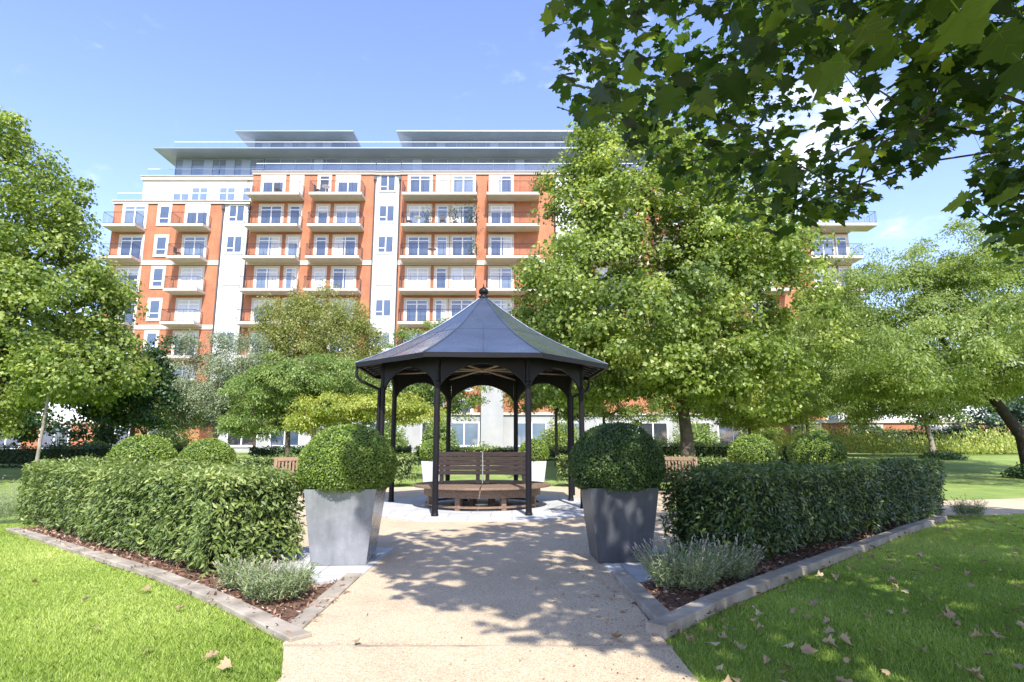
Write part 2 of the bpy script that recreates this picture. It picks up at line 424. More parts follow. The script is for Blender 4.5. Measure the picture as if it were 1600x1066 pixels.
M['black'] = simple('black_paint', (0.011, 0.010, 0.013), (0.007, 0.0065, 0.008), 9, 0.45, bmp=0.12, bscale=60, spec=0.22)
# lead-grey roof
m, n, l, b = newmat('lead_roof'); M['lead'] = m
f = noise(n, l, 1.6, 8, 0.65)
l.new(ramp(n, l, f, [(0.3, (0.075, 0.095, 0.13)), (0.7, (0.12, 0.145, 0.19))]), b.inputs['Base Color']); b.inputs['Metallic'].default_value = 0.6
l.new(ramp(n, l, noise(n, l, 3, 6, 0.7), [(0.3, (0.14,) * 3), (0.7, (0.32,) * 3)]), b.inputs['Roughness'])
b.inputs['Specular IOR Level'].default_value = 0.7
M['tie'] = simple('tie_timber', (0.36, 0.27, 0.19), (0.26, 0.19, 0.13), 6, 0.6)
m, n, l, b = newmat('weathered_timber'); M['timber'] = m
mpn = n.new('ShaderNodeMapping'); mpn.inputs['Scale'].default_value = (2, 30, 30); tcn = n.new('ShaderNodeTexCoord'); l.new(tcn.outputs['Object'], mpn.inputs[0])
f = noise(n, l, 1.5, 6, 0.6, mpn.outputs[0])
l.new(ramp(n, l, f, [(0.3, (0.12, 0.075, 0.05)), (0.7, (0.26, 0.18, 0.125))]), b.inputs['Base Color']); b.inputs['Roughness'].default_value = 0.6; bump(n, l, b, f, 0.3, 0.002)
M['teak'] = simple('teak', (0.40, 0.26, 0.17), (0.28, 0.18, 0.12), 12, 0.7)
M['steel'] = simple('bright_steel', (0.6, 0.58, 0.56), None, 8, 0.35, 0.8)
m, n, l, b = newmat('zinc_planter'); M['zinc'] = m
tq = n.new('ShaderNodeTexCoord'); mq = n.new('ShaderNodeMapping'); mq.inputs['Scale'].default_value = (5, 5, .8); l.new(tq.outputs['Object'], mq.inputs[0])
f = mth_(n, l, noise(n, l, 4, 9, 0.66), noise(n, l, 2.2, 8, 0.7, mq.outputs[0]))
l.new(ramp(n, l, f, [(0.28, (0.155, 0.165, 0.175)), (0.7, (0.27, 0.28, 0.295))]), b.inputs['Base Color']); b.inputs['Metallic'].default_value = 0.1
l.new(ramp(n, l, noise(n, l, 8, 6, 0.7), [(0.3, (0.16,) * 3), (0.7, (0.34,) * 3)]), b.inputs['Roughness']); b.inputs['Specular IOR Level'].default_value = 0.8
bump(n, l, b, noise(n, l, 70, 4), 0.08, 0.002)
m, n, l, b = newmat('shaded_planter'); M['planter_shaded'] = m  # planter grey darkened; the shade on the right planter is in this colour
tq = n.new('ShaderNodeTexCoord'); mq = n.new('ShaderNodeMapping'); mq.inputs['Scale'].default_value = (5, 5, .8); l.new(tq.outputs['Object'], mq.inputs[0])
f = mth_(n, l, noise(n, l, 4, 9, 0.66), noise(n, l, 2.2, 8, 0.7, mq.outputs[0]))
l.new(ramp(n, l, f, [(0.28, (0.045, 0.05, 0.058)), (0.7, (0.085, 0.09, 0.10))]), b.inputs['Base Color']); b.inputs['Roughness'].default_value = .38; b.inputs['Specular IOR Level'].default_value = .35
M['pale_planter'] = simple('pale_planter', (0.50, 0.51, 0.53), (0.42, 0.43, 0.45), 5, 0.45)
M['soil'] = simple('soil', (0.06, 0.04, 0.028), None, 20, 0.95)

# ------------------------------------------------------------------ layout constants
GC = np.array((-0.63, 12.95))        # gazebo centre
AX = R(2.9)                         # garden axis turned a little to the left


def tz(x, y):
    t = np.clip((np.asarray(y, dtype=float) - 19) / 17, 0, 1); return 0.75 * t * t * (3 - 2 * t)


KR = [(1.0, 4.18), (1.54, 4.80), (2.23, 5.53), (4.0, 7.28), (5.6, 8.85), (7.3, 10.45)]
KL = [(-1.40, 4.06), (-2.31, 4.98), (-3.42, 6.0), (-5.54, 7.68), (-7.45, 9.2)]
PKR = [(1.0, 4.18), (0.97, 5.1), (0.95, 6.05)]
PKL = [(-1.40, 4.06), (-1.42, 5.1), (-1.44, 6.1)]
BEDR = KR + [(6.9, 11.2), (4, 12), (0.95, 10), (0.95, 6.05)]
BEDL = KL + [(-7.2, 10.4), (-4, 12), (-1.44, 10), (-1.44, 6.1)]


def inpoly(x, y, poly):
    x = np.asarray(x); y = np.asarray(y); c = np.zeros(x.shape, dtype=bool); n = len(poly)
    for i in range(n):
        x0, y0 = poly[i]; x1, y1 = poly[(i + 1) % n]
        if y0 == y1: continue
        c ^= ((y0 > y) != (y1 > y)) & (x < (x1 - x0) * (y - y0) / (y1 - y0) + x0)
    return c


# ------------------------------------------------------------------ ground
nx, ny = 60, 90
xs = np.concatenate([np.linspace(-400, -50, 10), np.linspace(-45, 45, 40), np.linspace(50, 400, 10)])
ys = np.concatenate([np.linspace(-60, 15, 20), np.linspace(16, 50, 55), np.linspace(55, 600, 15)])
XX, YY = np.meshgrid(xs, ys); ZZ = tz(XX, YY)
V = np.stack([XX, YY, ZZ], -1).reshape(-1, 3)
ii, jj = np.meshgrid(np.arange(nx - 1), np.arange(ny - 1)); k0 = (jj * nx + ii).ravel()
F = np.stack([k0, k0 + 1, k0 + nx + 1, k0 + nx], -1)
tag(link('ground', np_mesh('ground', V, F.ravel(), np.full(len(F), 4), smooth=True), M['lawn']), kind='structure')


def sheet(name, polys, z, mat):
    mb = MB()
    for p in polys:
        mb.prism(p, z - 0.03, z)
    return tag(mb.build(name, mat), kind='structure')


sheet('planting_bed', [BEDR, BEDL], 0.014, M['bark'])
circ = [(GC[0] + 6.35 * math.cos(a), GC[1] + 6.35 * math.sin(a)) for a in np.linspace(0, 2 * PI, 72, endpoint=False)]
sheet('gravel_circle', [circ], 0.022, M['gravel'])
# side path continues across the park both ways, near path runs past the camera
sheet('gravel_path', [[(-1.44, 4.05), (0.97, 4.03), (0.97, 8.2), (-1.44, 8.2)][::1]], 0.030, M['gravel'])
sheet('path_foreground', [[(-1.15, -6), (1.0, -6), (0.98, 3.97), (-1.41, 3.99), (-1.24, 3.5)]], 0.028, M['gravel'])
sheet('side_path', [[(5.0, 11.5), (8.2, 11.2), (10, 11.75), (14, 12.5), (60, 17), (60, 20), (13, 14.95), (9.8, 14.1), (5.2, 13.6)],
                    [(-5.5, 11.0), (-8.6, 10.9), (-8.6, 13.3), (-5.5, 13.3)]], 0.026, M['gravel'])
sheet('path_joint', [[(-1.41, 3.992), (0.99, 3.974), (0.99, 3.992), (-1.41, 4.012)]], 0.034, M['kerb'])
oct_ = [(GC[0] + 2.85 * math.cos(AX + PI / 8 + k * PI / 4), GC[1] + 2.85 * math.sin(AX + PI / 8 + k * PI / 4)) for k in range(8)]
sheet('gazebo_paving', [oct_], 0.042, M['paving'])
PV = [[(0.96, 6.0), (1.15, 5.72), (2.0, 6.5), (1.9, 7.6), (0.96, 7.6)], [(-1.43, 5.98), (-1.75, 5.72), (-2.5, 6.4), (-2.5, 7.6), (-1.43, 7.6)]]
sheet('planter_paving', PV, 0.038, M['paving'])

# kerbs of granite lengths


def kerb(pts, side, label, top=0.095):
    mb = MB(); rr = random.Random(3)
    for (x0, y0), (x1, y1) in zip(pts[:-1], pts[1:]):
        d = Vector((x1 - x0, y1 - y0)); Ln = d.length; d.normalize(); nrm = Vector((-d.y, d.x)) * side
        k = max(1, round(Ln / 0.9)); s = Ln / k
        for i in range(k):
            a = Vector((x0, y0)) + d * (i * s + 0.003); bb = Vector((x0, y0)) + d * ((i + 1) * s - 0.003)
            q = [a, bb, bb + nrm * 0.15, a + nrm * 0.15]
            if side < 0: q = q[::-1]
            dz = rr.uniform(-.004, .004)
            mb.prism([(p.x, p.y) for p in q], -0.05, top + dz)
    return tag(mb.build('kerb', M['kerb'], bevel=0.008), kind='structure')


kerb(KR, 1, ''); kerb([(1.0, 4.33)] + PKR[1:], -1, '', .082)
kerb(KL, -1, '', .06); kerb([(-1.41, 4.21)] + PKL[1:], 1, '', .047)

# ------------------------------------------------------------------ grass blades


def grass(name, n, box, wid, label):
    x = rng.uniform(box[0], box[1], n * 4); y = box[2] + (box[3] - box[2]) * rng.uniform(0, 1, n * 4) ** 1.35
    ok = ~inpoly(x, y, BEDR) & ~inpoly(x, y, BEDL) & ~((x > -1.43) & (x < 1.0) & (y > 3.98)) & ~inpoly(x, y, [(-1.13, -6), (0.98, -6), (0.96, 4), (-1.40, 4), (-1.22, 3.5)])
    ok &= (np.hypot(x - GC[0], y - GC[1]) > 6.4)
    # only what the lens could see plus a margin
    ok &= (np.abs(x) < y * 1.0 + 1.0)
    ok &= ~((x > 7.4) & (y > 10.95 + (x - 7) * .16)) & ~((x < -5) & (y > 9.9))
    x = x[ok][:n]; y = y[ok][:n]; n = len(x)
    h = rng.uniform(0.014, 0.040, n) * (1 + 0.35 * wob(np.stack([x, y, x * 0], -1), 1.5)); wd = wid * (0.6 + y / 6.0) * rng.uniform(.7, 1.3, n)
    a = rng.uniform(0, 2 * PI, n); lean = rng.normal(0, 0.45, (n, 2)) * h[:, None]
    dx = np.cos(a) * wd / 2; dy = np.sin(a) * wd / 2
    z0 = np.full(n, 0.0)
    v = np.stack([np.stack([x - dx, y - dy, z0], -1), np.stack([x + dx, y + dy, z0], -1),
                  np.stack([x + lean[:, 0] * .35 + dx * .7, y + lean[:, 1] * .35 + dy * .7, h * .6], -1),
                  np.stack([x + lean[:, 0], y + lean[:, 1], h], -1),
                  np.stack([x + lean[:, 0] * .35 - dx * .7, y + lean[:, 1] * .35 - dy * .7, h * .6], -1)], 1)
    F = np.arange(n * 5).reshape(n, 5)
    patch = 0.5 + 0.4 * wob(np.stack([x, y, x * 0], -1), 1.1, 3)
    t = np.clip(patch + rng.normal(0, 0.22, n), 0, 1)
    me = np_mesh(name, v, F.ravel(), np.full(n, 5), np.repeat(t, 5))
    return tag(link(name, me, M['grass']), label, 'grass', kind='stuff')


grass('grass', 230000, (-9.5, -1.0, 3.0, 9.9), 0.0034, 'bright sunlit short grass of the left lawn')
grass('grass', 230000, (0.9, 12.0, 3.0, 12.2), 0.0034, 'shaded short grass of the right lawn strewn with leaves')


# bark chips and leaf litter on the beds
def chips(n, poly, label):
    mn = np.min(poly, 0); mxx = np.max(poly, 0)
    x = rng.uniform(mn[0], mxx[0], n * 3); y = rng.uniform(mn[1], mxx[1], n * 3)
    ok = inpoly(x, y, poly) & ~inpoly(x, y, PV[0]) & ~inpoly(x, y, PV[1]) & (np.hypot(x - GC[0], y - GC[1]) > 6.35); x = x[ok][:n]; y = y[ok][:n]; n = len(x)
    pos = np.stack([x, y, rng.uniform(0.012, 0.05, n)], -1)
    nr = rng.normal(size=(n, 3)) * 0.55 + (0, 0, 1)
    o = scatter('bark_litter', pos, nr, rng.uniform(0.025, 0.075, n), tmpl_quad(0.38), rng.uniform(0, 1, n) ** 1.4, M['chips'])
    return tag(o, label, 'bark mulch', kind='stuff')


chips(9000, BEDR, 'brown bark mulch and dry litter in the right bed under the hedge')
chips(9000, BEDL, 'reddish bark mulch in the sunlit left bed under the hedge')

# ------------------------------------------------------------------ fallen leaves
tv, tf = tmpl_plane()
tvs = tv.copy(); tvs[:, 1] -= 0.4; 
leafmeshes = []
for k in range(12):
    r_ = np.random.default_rng(k); v2 = tvs.copy()
    v2[:, 2] = np.abs(v2[:, 0]) ** 1.5 * r_.uniform(-.5, 1.2) + v2[:, 1] ** 2 * r_.uniform(-.3, .6) + r_.uniform(-.03, .03, len(v2))
    v2[:, :2] += r_.normal(0, .045, (len(v2), 2)); v2[:, 0] *= r_.uniform(.55, .95)
    me = np_mesh('fallen_leaf', v2, np.array(tf).ravel(), np.full(len(tf), 3), np.full(len(v2), r_.uniform(.3, .95)), True); me.materials.append(M['dryleaf']); leafmeshes.append(me)


def fallen(x, y, z, s, label, group=None):
    o = bpy.data.objects.new('fallen_leaf', random.choice(leafmeshes)); COL.objects.link(o)
    o.location = (x, y, z); o.scale = (s, s, s); o.rotation_euler = (random.gauss(0, .3), random.gauss(0, .3), random.uniform(0, 6.28))
    return tag(o, label, 'leaf', group)


cnt = 0
while cnt < 210:
    y = 3.3 + 8 * random.random() ** 1.7; x = random.uniform(0.9, 9.5)
    if abs(x) > y * 0.95 or x < 1.1 or inpoly(np.array([x]), np.array([y]), BEDR)[0] or y > 10.6: continue
    # distance to the kerb : thicker close to it
    dk = min(math.hypot(x - (a[0] + (b_[0] - a[0]) * t), y - (a[1] + (b_[1] - a[1]) * t)) for a, b_ in zip(KR[:-1], KR[1:]) for t in (0, .25, .5, .75, 1))
    if random.random() > math.exp(-dk / 1.3) + 0.13: continue
    fallen(x, y, random.uniform(.035, .055), random.uniform(.035, .09), 'dry curled brown leaf lying on the shaded right lawn', 'fallen leaves on the right lawn'); cnt += 1
for (x, y) in [(-3.4, 5.1), (-2.8, 4.3), (-3.9, 4.6), (-2.2, 3.9), (-5.0, 6.3), (-3.1, 5.4), (-4.3, 5.7), (-1.75, 3.75), (-1.6, 3.6), (-5.8, 6.9), (-2.5, 4.8), (-3.6, 3.9)]:
    fallen(x, y, .045, random.uniform(.06, .11), 'pale dry leaf lying on the sunlit left lawn', 'fallen leaves on the left lawn')
fallen(0.66, 4.1, .05, .11, 'yellow brown leaf on the path where the joint meets the right kerb shade', None)
fallen(-0.96, 4.0, .05, .07, 'small pale dry leaf on the sunlit left part of the path joint', None)
for k in range(26):
    fallen(random.uniform(.62, .93) if k % 3 else random.uniform(.2, .9), random.uniform(4.4, 6.4), .042, random.uniform(.02, .05), 'small dark dry leaf scrap on the shaded right edge of the path', 'leaf scraps on the path edge')


n = 900
x = rng.uniform(-1.4, .98, n); x = np.where(rng.uniform(0, 1, n) < .6, .95 - rng.exponential(.22, n), x); y = rng.uniform(3.4, 8.5, n); k_ = (x > -1.2) & (x < .96) ; x = x[k_]; y = y[k_]; n = len(x)
tag(scatter('path_litter', np.stack([x, y, np.full(n, .034)], -1), rng.normal(size=(n, 3)) * .3 + (0, 0, 1), rng.uniform(.006, .024, n), tmpl_quad(.5), rng.uniform(0, .7, n), M['chips']), 'tiny dark leaf crumbs scattered over the gravel path', 'litter', kind='stuff')

# ------------------------------------------------------------------ hedges
def hedge(name, a, b_, thick, h, nleaf, lsize, mat, label, cat='hedge', z0=0.0, group=None, stems=True, gap=0.12, rough_=0.085):
    a = np.array(a, float); b_ = np.array(b_, float); d = b_ - a; Ln = np.linalg.norm(d); d /= Ln; nn = np.array((-d[1], d[0]))
    root = empty(name, (a[0], a[1], z0), label, cat, group, rz=math.atan2(d[1], d[0]))
    # leaf positions on the faces: local x along, y thickness, z up
    areas = [Ln * h, Ln * h, Ln * thick, thick * h, thick * h]
    pr = np.array(areas) / sum(areas); f = rng.choice(5, nleaf, p=pr)
    u = rng.uniform(0, 1, nleaf); v = rng.uniform(0, 1, nleaf); dep = rng.uniform(0, 1, nleaf) ** 1.6 * 0.16
    P = np.zeros((nleaf, 3)); Nn = np.zeros((nleaf, 3))
    zl = gap + (h - gap) * v
    for k in range(5):
        s = f == k
        if k == 0: P[s] = np.stack([u[s] * Ln, dep[s], zl[s]], -1); Nn[s] = (0, -1, 0)
        if k == 1: P[s] = np.stack([u[s] * Ln, thick - dep[s], zl[s]], -1); Nn[s] = (0, 1, 0)
        if k == 2: P[s] = np.stack([u[s] * Ln, v[s] * thick, h - dep[s]], -1); Nn[s] = (0, 0, 1)
        if k == 3: P[s] = np.stack([dep[s], u[s] * thick, zl[s]], -1); Nn[s] = (-1, 0, 0)
        if k == 4: P[s] = np.stack([Ln - dep[s], u[s] * thick, zl[s]], -1); Nn[s] = (1, 0, 0)
    wv = wob(P, 2.2, a[0]); wv2 = wob(P, 7, 1.0)
    P += Nn * (wv * rough_ + wv2 * rough_ * 0.7)[:, None]
    stray = rng.uniform(0, 1, nleaf) < .02; P[stray] += (Nn * rng.exponential(.045, nleaf)[:, None] + rng.normal(0, .01, (nleaf, 3)))[stray]
    # undercut towards the stems, ragged hem
    low = P[:, 2] < gap + 0.07 + 0.07 * wob(P[:, [0, 1, 0]] * 1.0, 3.0)
    keep = ~(low & (rng.uniform(0, 1, nleaf) < 0.75)); P = P[keep]; Nn = Nn[keep]; n = len(P)
    # tuck lower leaves in a bit
    side = np.clip((0.3 - P[:, 2]) / 0.3, 0, 1) * 0.07
    P[:, 1] += np.where(P[:, 1] < thick / 2, side, -side)
    nr = Nn * 0.9 + rng.normal(size=(n, 3)) * 0.55 + np.array((0, 0, 0.55))
    t = np.clip(0.42 + 0.16 * wob(P, 4, 2) + rng.normal(0, .22, n) + 0.14 * (P[:, 2] > h - 0.12), 0, 1)
    ups = Nn * 0.8 + rng.normal(size=(n, 3)) * 0.7 + np.array((0, 0, -0.1))
    scatter('foliage', P, nr, rng.uniform(.7, 1.25, n) * lsize, tmpl_simple(0.36), t, mat, root, up=ups)
    # dark inner mass
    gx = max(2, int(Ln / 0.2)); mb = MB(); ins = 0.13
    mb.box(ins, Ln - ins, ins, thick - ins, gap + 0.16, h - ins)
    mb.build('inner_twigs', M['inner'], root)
    if stems:
        ms2 = MB(); rr = random.Random(int(Ln * 100))
        k = int(Ln / 0.35)
        for i in range(k):
            x = 0.15 + (Ln - .3) * (i + rr.random() * .6) / k; y = thick * rr.uniform(.25, .75)
            for _ in range(3):
                ms2.tube((x, y, -0.02), (x + rr.uniform(-.12, .12), y + rr.uniform(-.15, .15), gap + .35), .012, .007, 5)
        ms2.build('stems', M['trunk'], root)
    return root


hedge('laurel_hedge', (-2.72, 6.1), (-7.75, 9.95), -0.95, 1.0, 10, .1, M['hedge_leaf'], 'x') if False else None
# front hedges (near ends first)
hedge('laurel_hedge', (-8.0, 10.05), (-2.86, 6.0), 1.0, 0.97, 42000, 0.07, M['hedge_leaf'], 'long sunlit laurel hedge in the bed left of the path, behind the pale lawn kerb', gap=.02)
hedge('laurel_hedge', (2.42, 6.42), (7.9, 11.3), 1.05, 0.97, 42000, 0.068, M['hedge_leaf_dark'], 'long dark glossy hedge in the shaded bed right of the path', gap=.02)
# back hedges around the circle
hedge('garden_hedge', (1.35, 19.2), (6.4, 15.4), 0.8, 0.95, 7000, 0.10, M['hedge_leaf'], 'clipped hedge behind the gazebo, right of the back right planter', z0=0.02)
hedge('garden_hedge', (-8.6, 15.0), (-2.98, 19.3), 0.8, 0.95, 7000, 0.10, M['hedge_leaf'], 'clipped hedge behind the gazebo, left of the back left planter', z0=0.02)
# outer rows
hedge('boundary_hedge', (-32, 24.5), (-14, 28.0), 1.0, 1.05, 7000, 0.16, M['dark_leaf'], 'low dark hedge in the shade beneath the big left tree', z0=0.2, stems=False)
hedge('boundary_hedge', (-12.5, 29), (-5.0, 30), 1.0, 0.75, 4500, 0.15, M['dark_leaf'], 'low dark hedge behind the yellow and green spreading trees', z0=0.45, stems=False)
hedge('boundary_hedge', (-4.8, 30), (4.5, 30), 1.0, 0.75, 5000, 0.15, M['hedge_leaf'], 'low hedge before the white ground floor, seen through the gazebo', z0=0.45, stems=False)
hedge('boundary_hedge', (5.5, 27), (13, 30), 1.0, 0.95, 5000, 0.15, M['hedge_leaf'], 'low green hedge crossing behind the trunk of the central big tree', z0=0.4, stems=False)
hedge('boundary_hedge', (24, 40), (33, 42), 1.2, 1.6, 3500, 0.2, M['hedge_leaf_dark'], 'dark hedge before the brick ground floor behind the perennials', z0=0.7, stems=False)


# ------------------------------------------------------------------ planters with clipped balls
def ball(root, rx, rz, cz, n, ls, mat, cutz):
    v = rng.normal(size=(n, 3)); v /= np.linalg.norm(v, axis=1, keepdims=True)
    # a superellipsoid-like squashed ball
    sc_ = np.array((rx, rx, rz)); P = v * sc_
    bulge = 1 + 0.055 * wob(P, 5.5, rx * 30) + 0.02 * wob(P, 14, 1)
    dep = 1 - rng.uniform(0, 1, n) ** 1.5 * 0.09
    P = P * (bulge * dep)[:, None]
    ok = P[:, 2] + cz > cutz - 0.02; P = P[ok]; v = v[ok]; m_ = len(P)
    nr = v / sc_ * rx + rng.normal(size=(m_, 3)) * 0.6
    t = np.clip(0.45 + 0.22 * wob(P, 9, 4) + rng.normal(0, .2, m_), 0, 1)
    P[:, 2] += cz
    scatter('clipped_ball', P, nr, rng.uniform(.7, 1.3, m_) * ls, tmpl_quad(0.6), t, mat, root, up=v + rng.normal(size=(m_, 3)) * .6)
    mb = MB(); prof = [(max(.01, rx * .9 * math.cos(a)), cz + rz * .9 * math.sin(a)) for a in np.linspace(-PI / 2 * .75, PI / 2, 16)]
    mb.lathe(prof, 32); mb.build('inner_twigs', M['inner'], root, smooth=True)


def planter(x, y, rz, diam, top, n, ls, leafm, boxm, label, group=None, wtop=.74, wbot=.56, hgt=.765, base=0.042):
    root = empty('topiary_planter', (x, y, base), label, 'planter', group, rz)
    mb = MB(); t = 0.03; h = hgt
    mb.frus(wbot, wbot, wtop, wtop, 0, h)
    mb.f.pop(1); mb.mi.pop()   # open top
    # rim: ring of four lips + inner walls
    wi = wtop - 2 * t
    b0 = len(mb.v)
    o4 = [(-wtop / 2, -wtop / 2), (wtop / 2, -wtop / 2), (wtop / 2, wtop / 2), (-wtop / 2, wtop / 2)]; i4 = [(a * wi / wtop, c * wi / wtop) for a, c in o4]
    vs = [(a, c, h) for a, c in o4] + [(a, c, h) for a, c in i4] + [(a, c, h - .12) for a, c in i4]
    fs = [(k, (k + 1) % 4, 4 + (k + 1) % 4, 4 + k) for k in range(4)] + [(4 + k, 4 + (k + 1) % 4, 8 + (k + 1) % 4, 8 + k) for k in range(4)]
    mb.add(vs, fs)
    mb.build('planter_box', boxm, root)
    s = MB(); s.box(-wi / 2 + .003, wi / 2 - .003, -wi / 2 + .003, wi / 2 - .003, h - .1, h - .05); s.build('soil', M['soil'], root)
    cz = (top - base) - diam * 0.43
    ball(root, diam / 2, diam * 0.43, cz, n, ls, leafm, h)
    st_ = MB(); st_.tube((0, 0, h - .06), (0, 0, cz), .03, .025, 8); st_.build('stem', M['trunk'], root)
    return root


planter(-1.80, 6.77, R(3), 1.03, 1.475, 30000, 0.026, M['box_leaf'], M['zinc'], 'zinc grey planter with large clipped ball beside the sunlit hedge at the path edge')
planter(1.18, 6.93, R(2), 1.05, 1.50, 30000, 0.026, M['box_leaf_shaded'], M['planter_shaded'], 'planter with clipped ball, both toned dark as in shade, at right front of the path')
planter(-2.45, 19.3, AX, 0.95, 1.47, 6000, 0.045, M['box_leaf'], M['pale_planter'], 'pale planter with clipped ball behind the gazebo, left of the ring bench', base=.025)
planter(0.68, 19.3, AX, 0.95, 1.47, 6000, 0.045, M['box_leaf'], M['pale_planter'], 'pale planter with clipped ball behind the gazebo, right of the ring bench', base=.025)
planter(-6.62, 11.0, AX, 1.06, 1.43, 11000, 0.04, M['box_leaf'], M['zinc'], 'larger sunlit clipped ball rising behind the left hedge, left of its twin', base=.03)
planter(-6.55, 13.2, AX, 1.10, 1.39, 11000, 0.04, M['box_leaf'], M['zinc'], 'sunlit clipped ball behind the left hedge, farther one nearer the gazebo', base=.03)
planter(5.62, 11.3, AX, 0.98, 1.50, 11000, 0.036, M['box_leaf'], M['zinc'], 'clipped ball rising behind the dark right hedge, nearer and farther right of the pair', base=.03)
planter(5.33, 13.6, AX, 1.0, 1.49, 11000, 0.04, M['box_leaf'], M['zinc'], 'clipped ball behind the dark right hedge, the one nearer the central tree trunk', base=.03)
rt = empty('clipped_shrub', (-20.4, 30, 0.45), 'small far clipped ball shrub beyond the dark hedge at left', 'shrub')
ball(rt, .62, .55, .5, 2500, .07, M['box_leaf'], 0)

# ------------------------------------------------------------------ gazebo
RC = 2.16
gz = empty('gazebo', (GC[0], GC[1], 0.042), 'black octagonal gazebo with a pointed lead grey roof in the centre of the garden', 'gazebo', rz=AX)
angs = [PI / 8 + k * PI / 4 for k in range(8)]
for k, a in enumerate(angs):
    cx, cy = RC * math.cos(a), RC * math.sin(a)
    mb = MB()
    mb.lathe([(.066, 0), (.066, .03), (.060, .045), (.056, .10), (.054, 2.30), (.066, 2.32), (.066, 2.36), (.05, 2.38), (.05, 2.93)], 16, (cx, cy, 0))
    mb.build('column', M['black'], gz, smooth=False, bevel=0)
    # shallow flutes as slim strips
# arched panels between columns
for k in range(8):
    a0, a1 = angs[k], angs[(k + 1) % 8]
    p0 = Vector((RC * math.cos(a0), RC * math.sin(a0), 0)); p1 = Vector((RC * math.cos(a1), RC * math.sin(a1), 0))
    d = (p1 - p0); W = d.length; d.normalize(); nn = Vector((d.y, -d.x, 0))
    nseg = 24; s0 = .055; mb = MB(); zt = 2.86
    for side in (-.02, .02): pass
    top = []; bot = []
    for i in range(nseg + 1):
        u = s0 + (W - 2 * s0) * i / nseg; q = (u - W / 2) / (W / 2 - s0)
        zb = 2.30 + 0.40 * max(0, 1 - abs(q) ** 1.8) ** .72 if abs(q) < 1 else 2.30
        top.append((u, zt)); bot.append((u, min(zb, zt - .1)))
    vs = []
    for off in (-.018, .018):
        for (u, z) in bot + top:
            p = p0 + d * u + nn * off; vs.append((p.x, p.y, z))
    m_ = nseg + 1; fs = []
    for i in range(nseg):
        fs.append((i, i + 1, m_ + i + 1, m_ + i)); fs.append((2 * m_ + i, 3 * m_ + i, 3 * m_ + i + 1, 2 * m_ + i + 1)); fs.append((i, 2 * m_ + i, 2 * m_ + i + 1, i + 1))
        fs.append((m_ + i, m_ + i + 1, 3 * m_ + i + 1, 3 * m_ + i))
    mb.add(vs, fs); mb.build('arch_panel', M['black'], gz)
    bm_ = MB(); q0 = p0 + nn * 0; ang = math.atan2(d.y, d.x)
    Mx = Matrix.Translation(p0) @ Matrix.Rotation(ang, 4, 'Z'); bm_.box(0.052, W - .052, -.045, .045, 2.862, 2.95, M=Mx); bm_.build('beam', M['black'], gz)
# roof: bell-cast octagonal lead roof
RE = 2.72; ZE = 2.83
prof = [(r_, z * 1.26) for r_, z in [(1.0, 0), (.93, .065), (.84, .15), (.74, .255), (.62, .385), (.50, .53), (.38, .69), (.27, .86), (.17, 1.025), (.09, 1.16), (.035, 1.26)]]


def oc(r, k): a = PI / 8 + k * PI / 4; return (r * math.cos(a), r * math.sin(a))


mb = MB(); vs = []; fs = []
for r_, z in prof:
    for k in range(8): vs.append((*oc(RE * r_, k), ZE + z))
for i in range(len(prof) - 1):
    for k in range(8): fs.append((i * 8 + k, i * 8 + (k + 1) % 8, (i + 1) * 8 + (k + 1) % 8, (i + 1) * 8 + k))
nb = len(vs)
for r_, z in prof:
    for k in range(8): vs.append((*oc(RE * r_ - .02, k), ZE + z - .045))
for i in range(len(prof) - 1):
    for k in range(8): fs.append((nb + i * 8 + k, nb + (i + 1) * 8 + k, nb + (i + 1) * 8 + (k + 1) % 8, nb + i * 8 + (k + 1) % 8))
mb.add(vs, fs)
mb.mi = [0 if i < 80 else 1 for i in range(len(mb.f))]
roof = mb.build('roof', [M['lead'], M['black']], gz)
rid = MB(); sm = MB()
for k in range(8):
    for i in range(len(prof) - 1):
        r0, z0 = prof[i]; r1, z1 = prof[i + 1]
        rid.tube((*oc(RE * r0, k), ZE + z0 + .004), (*oc(RE * r1, k), ZE + z1 + .004), .016, .016, 6)
        if i < 6:
            for fr_ in (0.5,):
                e0 = Vector(oc(RE * r0, k)).lerp(Vector(oc(RE * r0, (k + 1) % 8)), fr_); e1 = Vector(oc(RE * r1, k)).lerp(Vector(oc(RE * r1, (k + 1) % 8)), fr_)
                sm.tube((e0.x, e0.y, ZE + z0 + .001), (e1.x, e1.y, ZE + z1 + .001), .006, .006, 4)
    r0, z0 = prof[5]
    sm.tube((*oc(RE * r0, k), ZE + z0), (*oc(RE * r0, k + 1), ZE + z0), .006, .006, 4)
rid.build('roof_ridge', M['lead'], roof); sm.build('roof_seam', M['lead'], roof)
fa = MB()
for k in range(8):
    x0, y0 = oc(RE + .005, k); x1, y1 = oc(RE + .005, k + 1); xi0, yi0 = oc(RE - .05, k); xi1, yi1 = oc(RE - .05, k + 1)
    fa.add([(x0, y0, ZE - .085), (x1, y1, ZE - .085), (x1, y1, ZE - .004), (x0, y0, ZE - .004), (xi0, yi0, ZE - .085), (xi1, yi1, ZE - .085), (xi1, yi1, ZE - .004), (xi0, yi0, ZE - .004)],
           [(0, 1, 2, 3), (4, 7, 6, 5), (0, 4, 5, 1), (3, 2, 6, 7)])
fa.build('gutter', M['black'], gz)
fi = MB(); fi.lathe([(.10, 1.24), (.115, 1.30), (.07, 1.325), (.06, 1.35), (.095, 1.375), (.108, 1.42), (.095, 1.465), (.05, 1.50), (.02, 1.52), (.012, 1.56), (.005, 1.60)], 20, (0, 0, ZE + .33))
fi.build('finial', M['black'], gz, smooth=True)
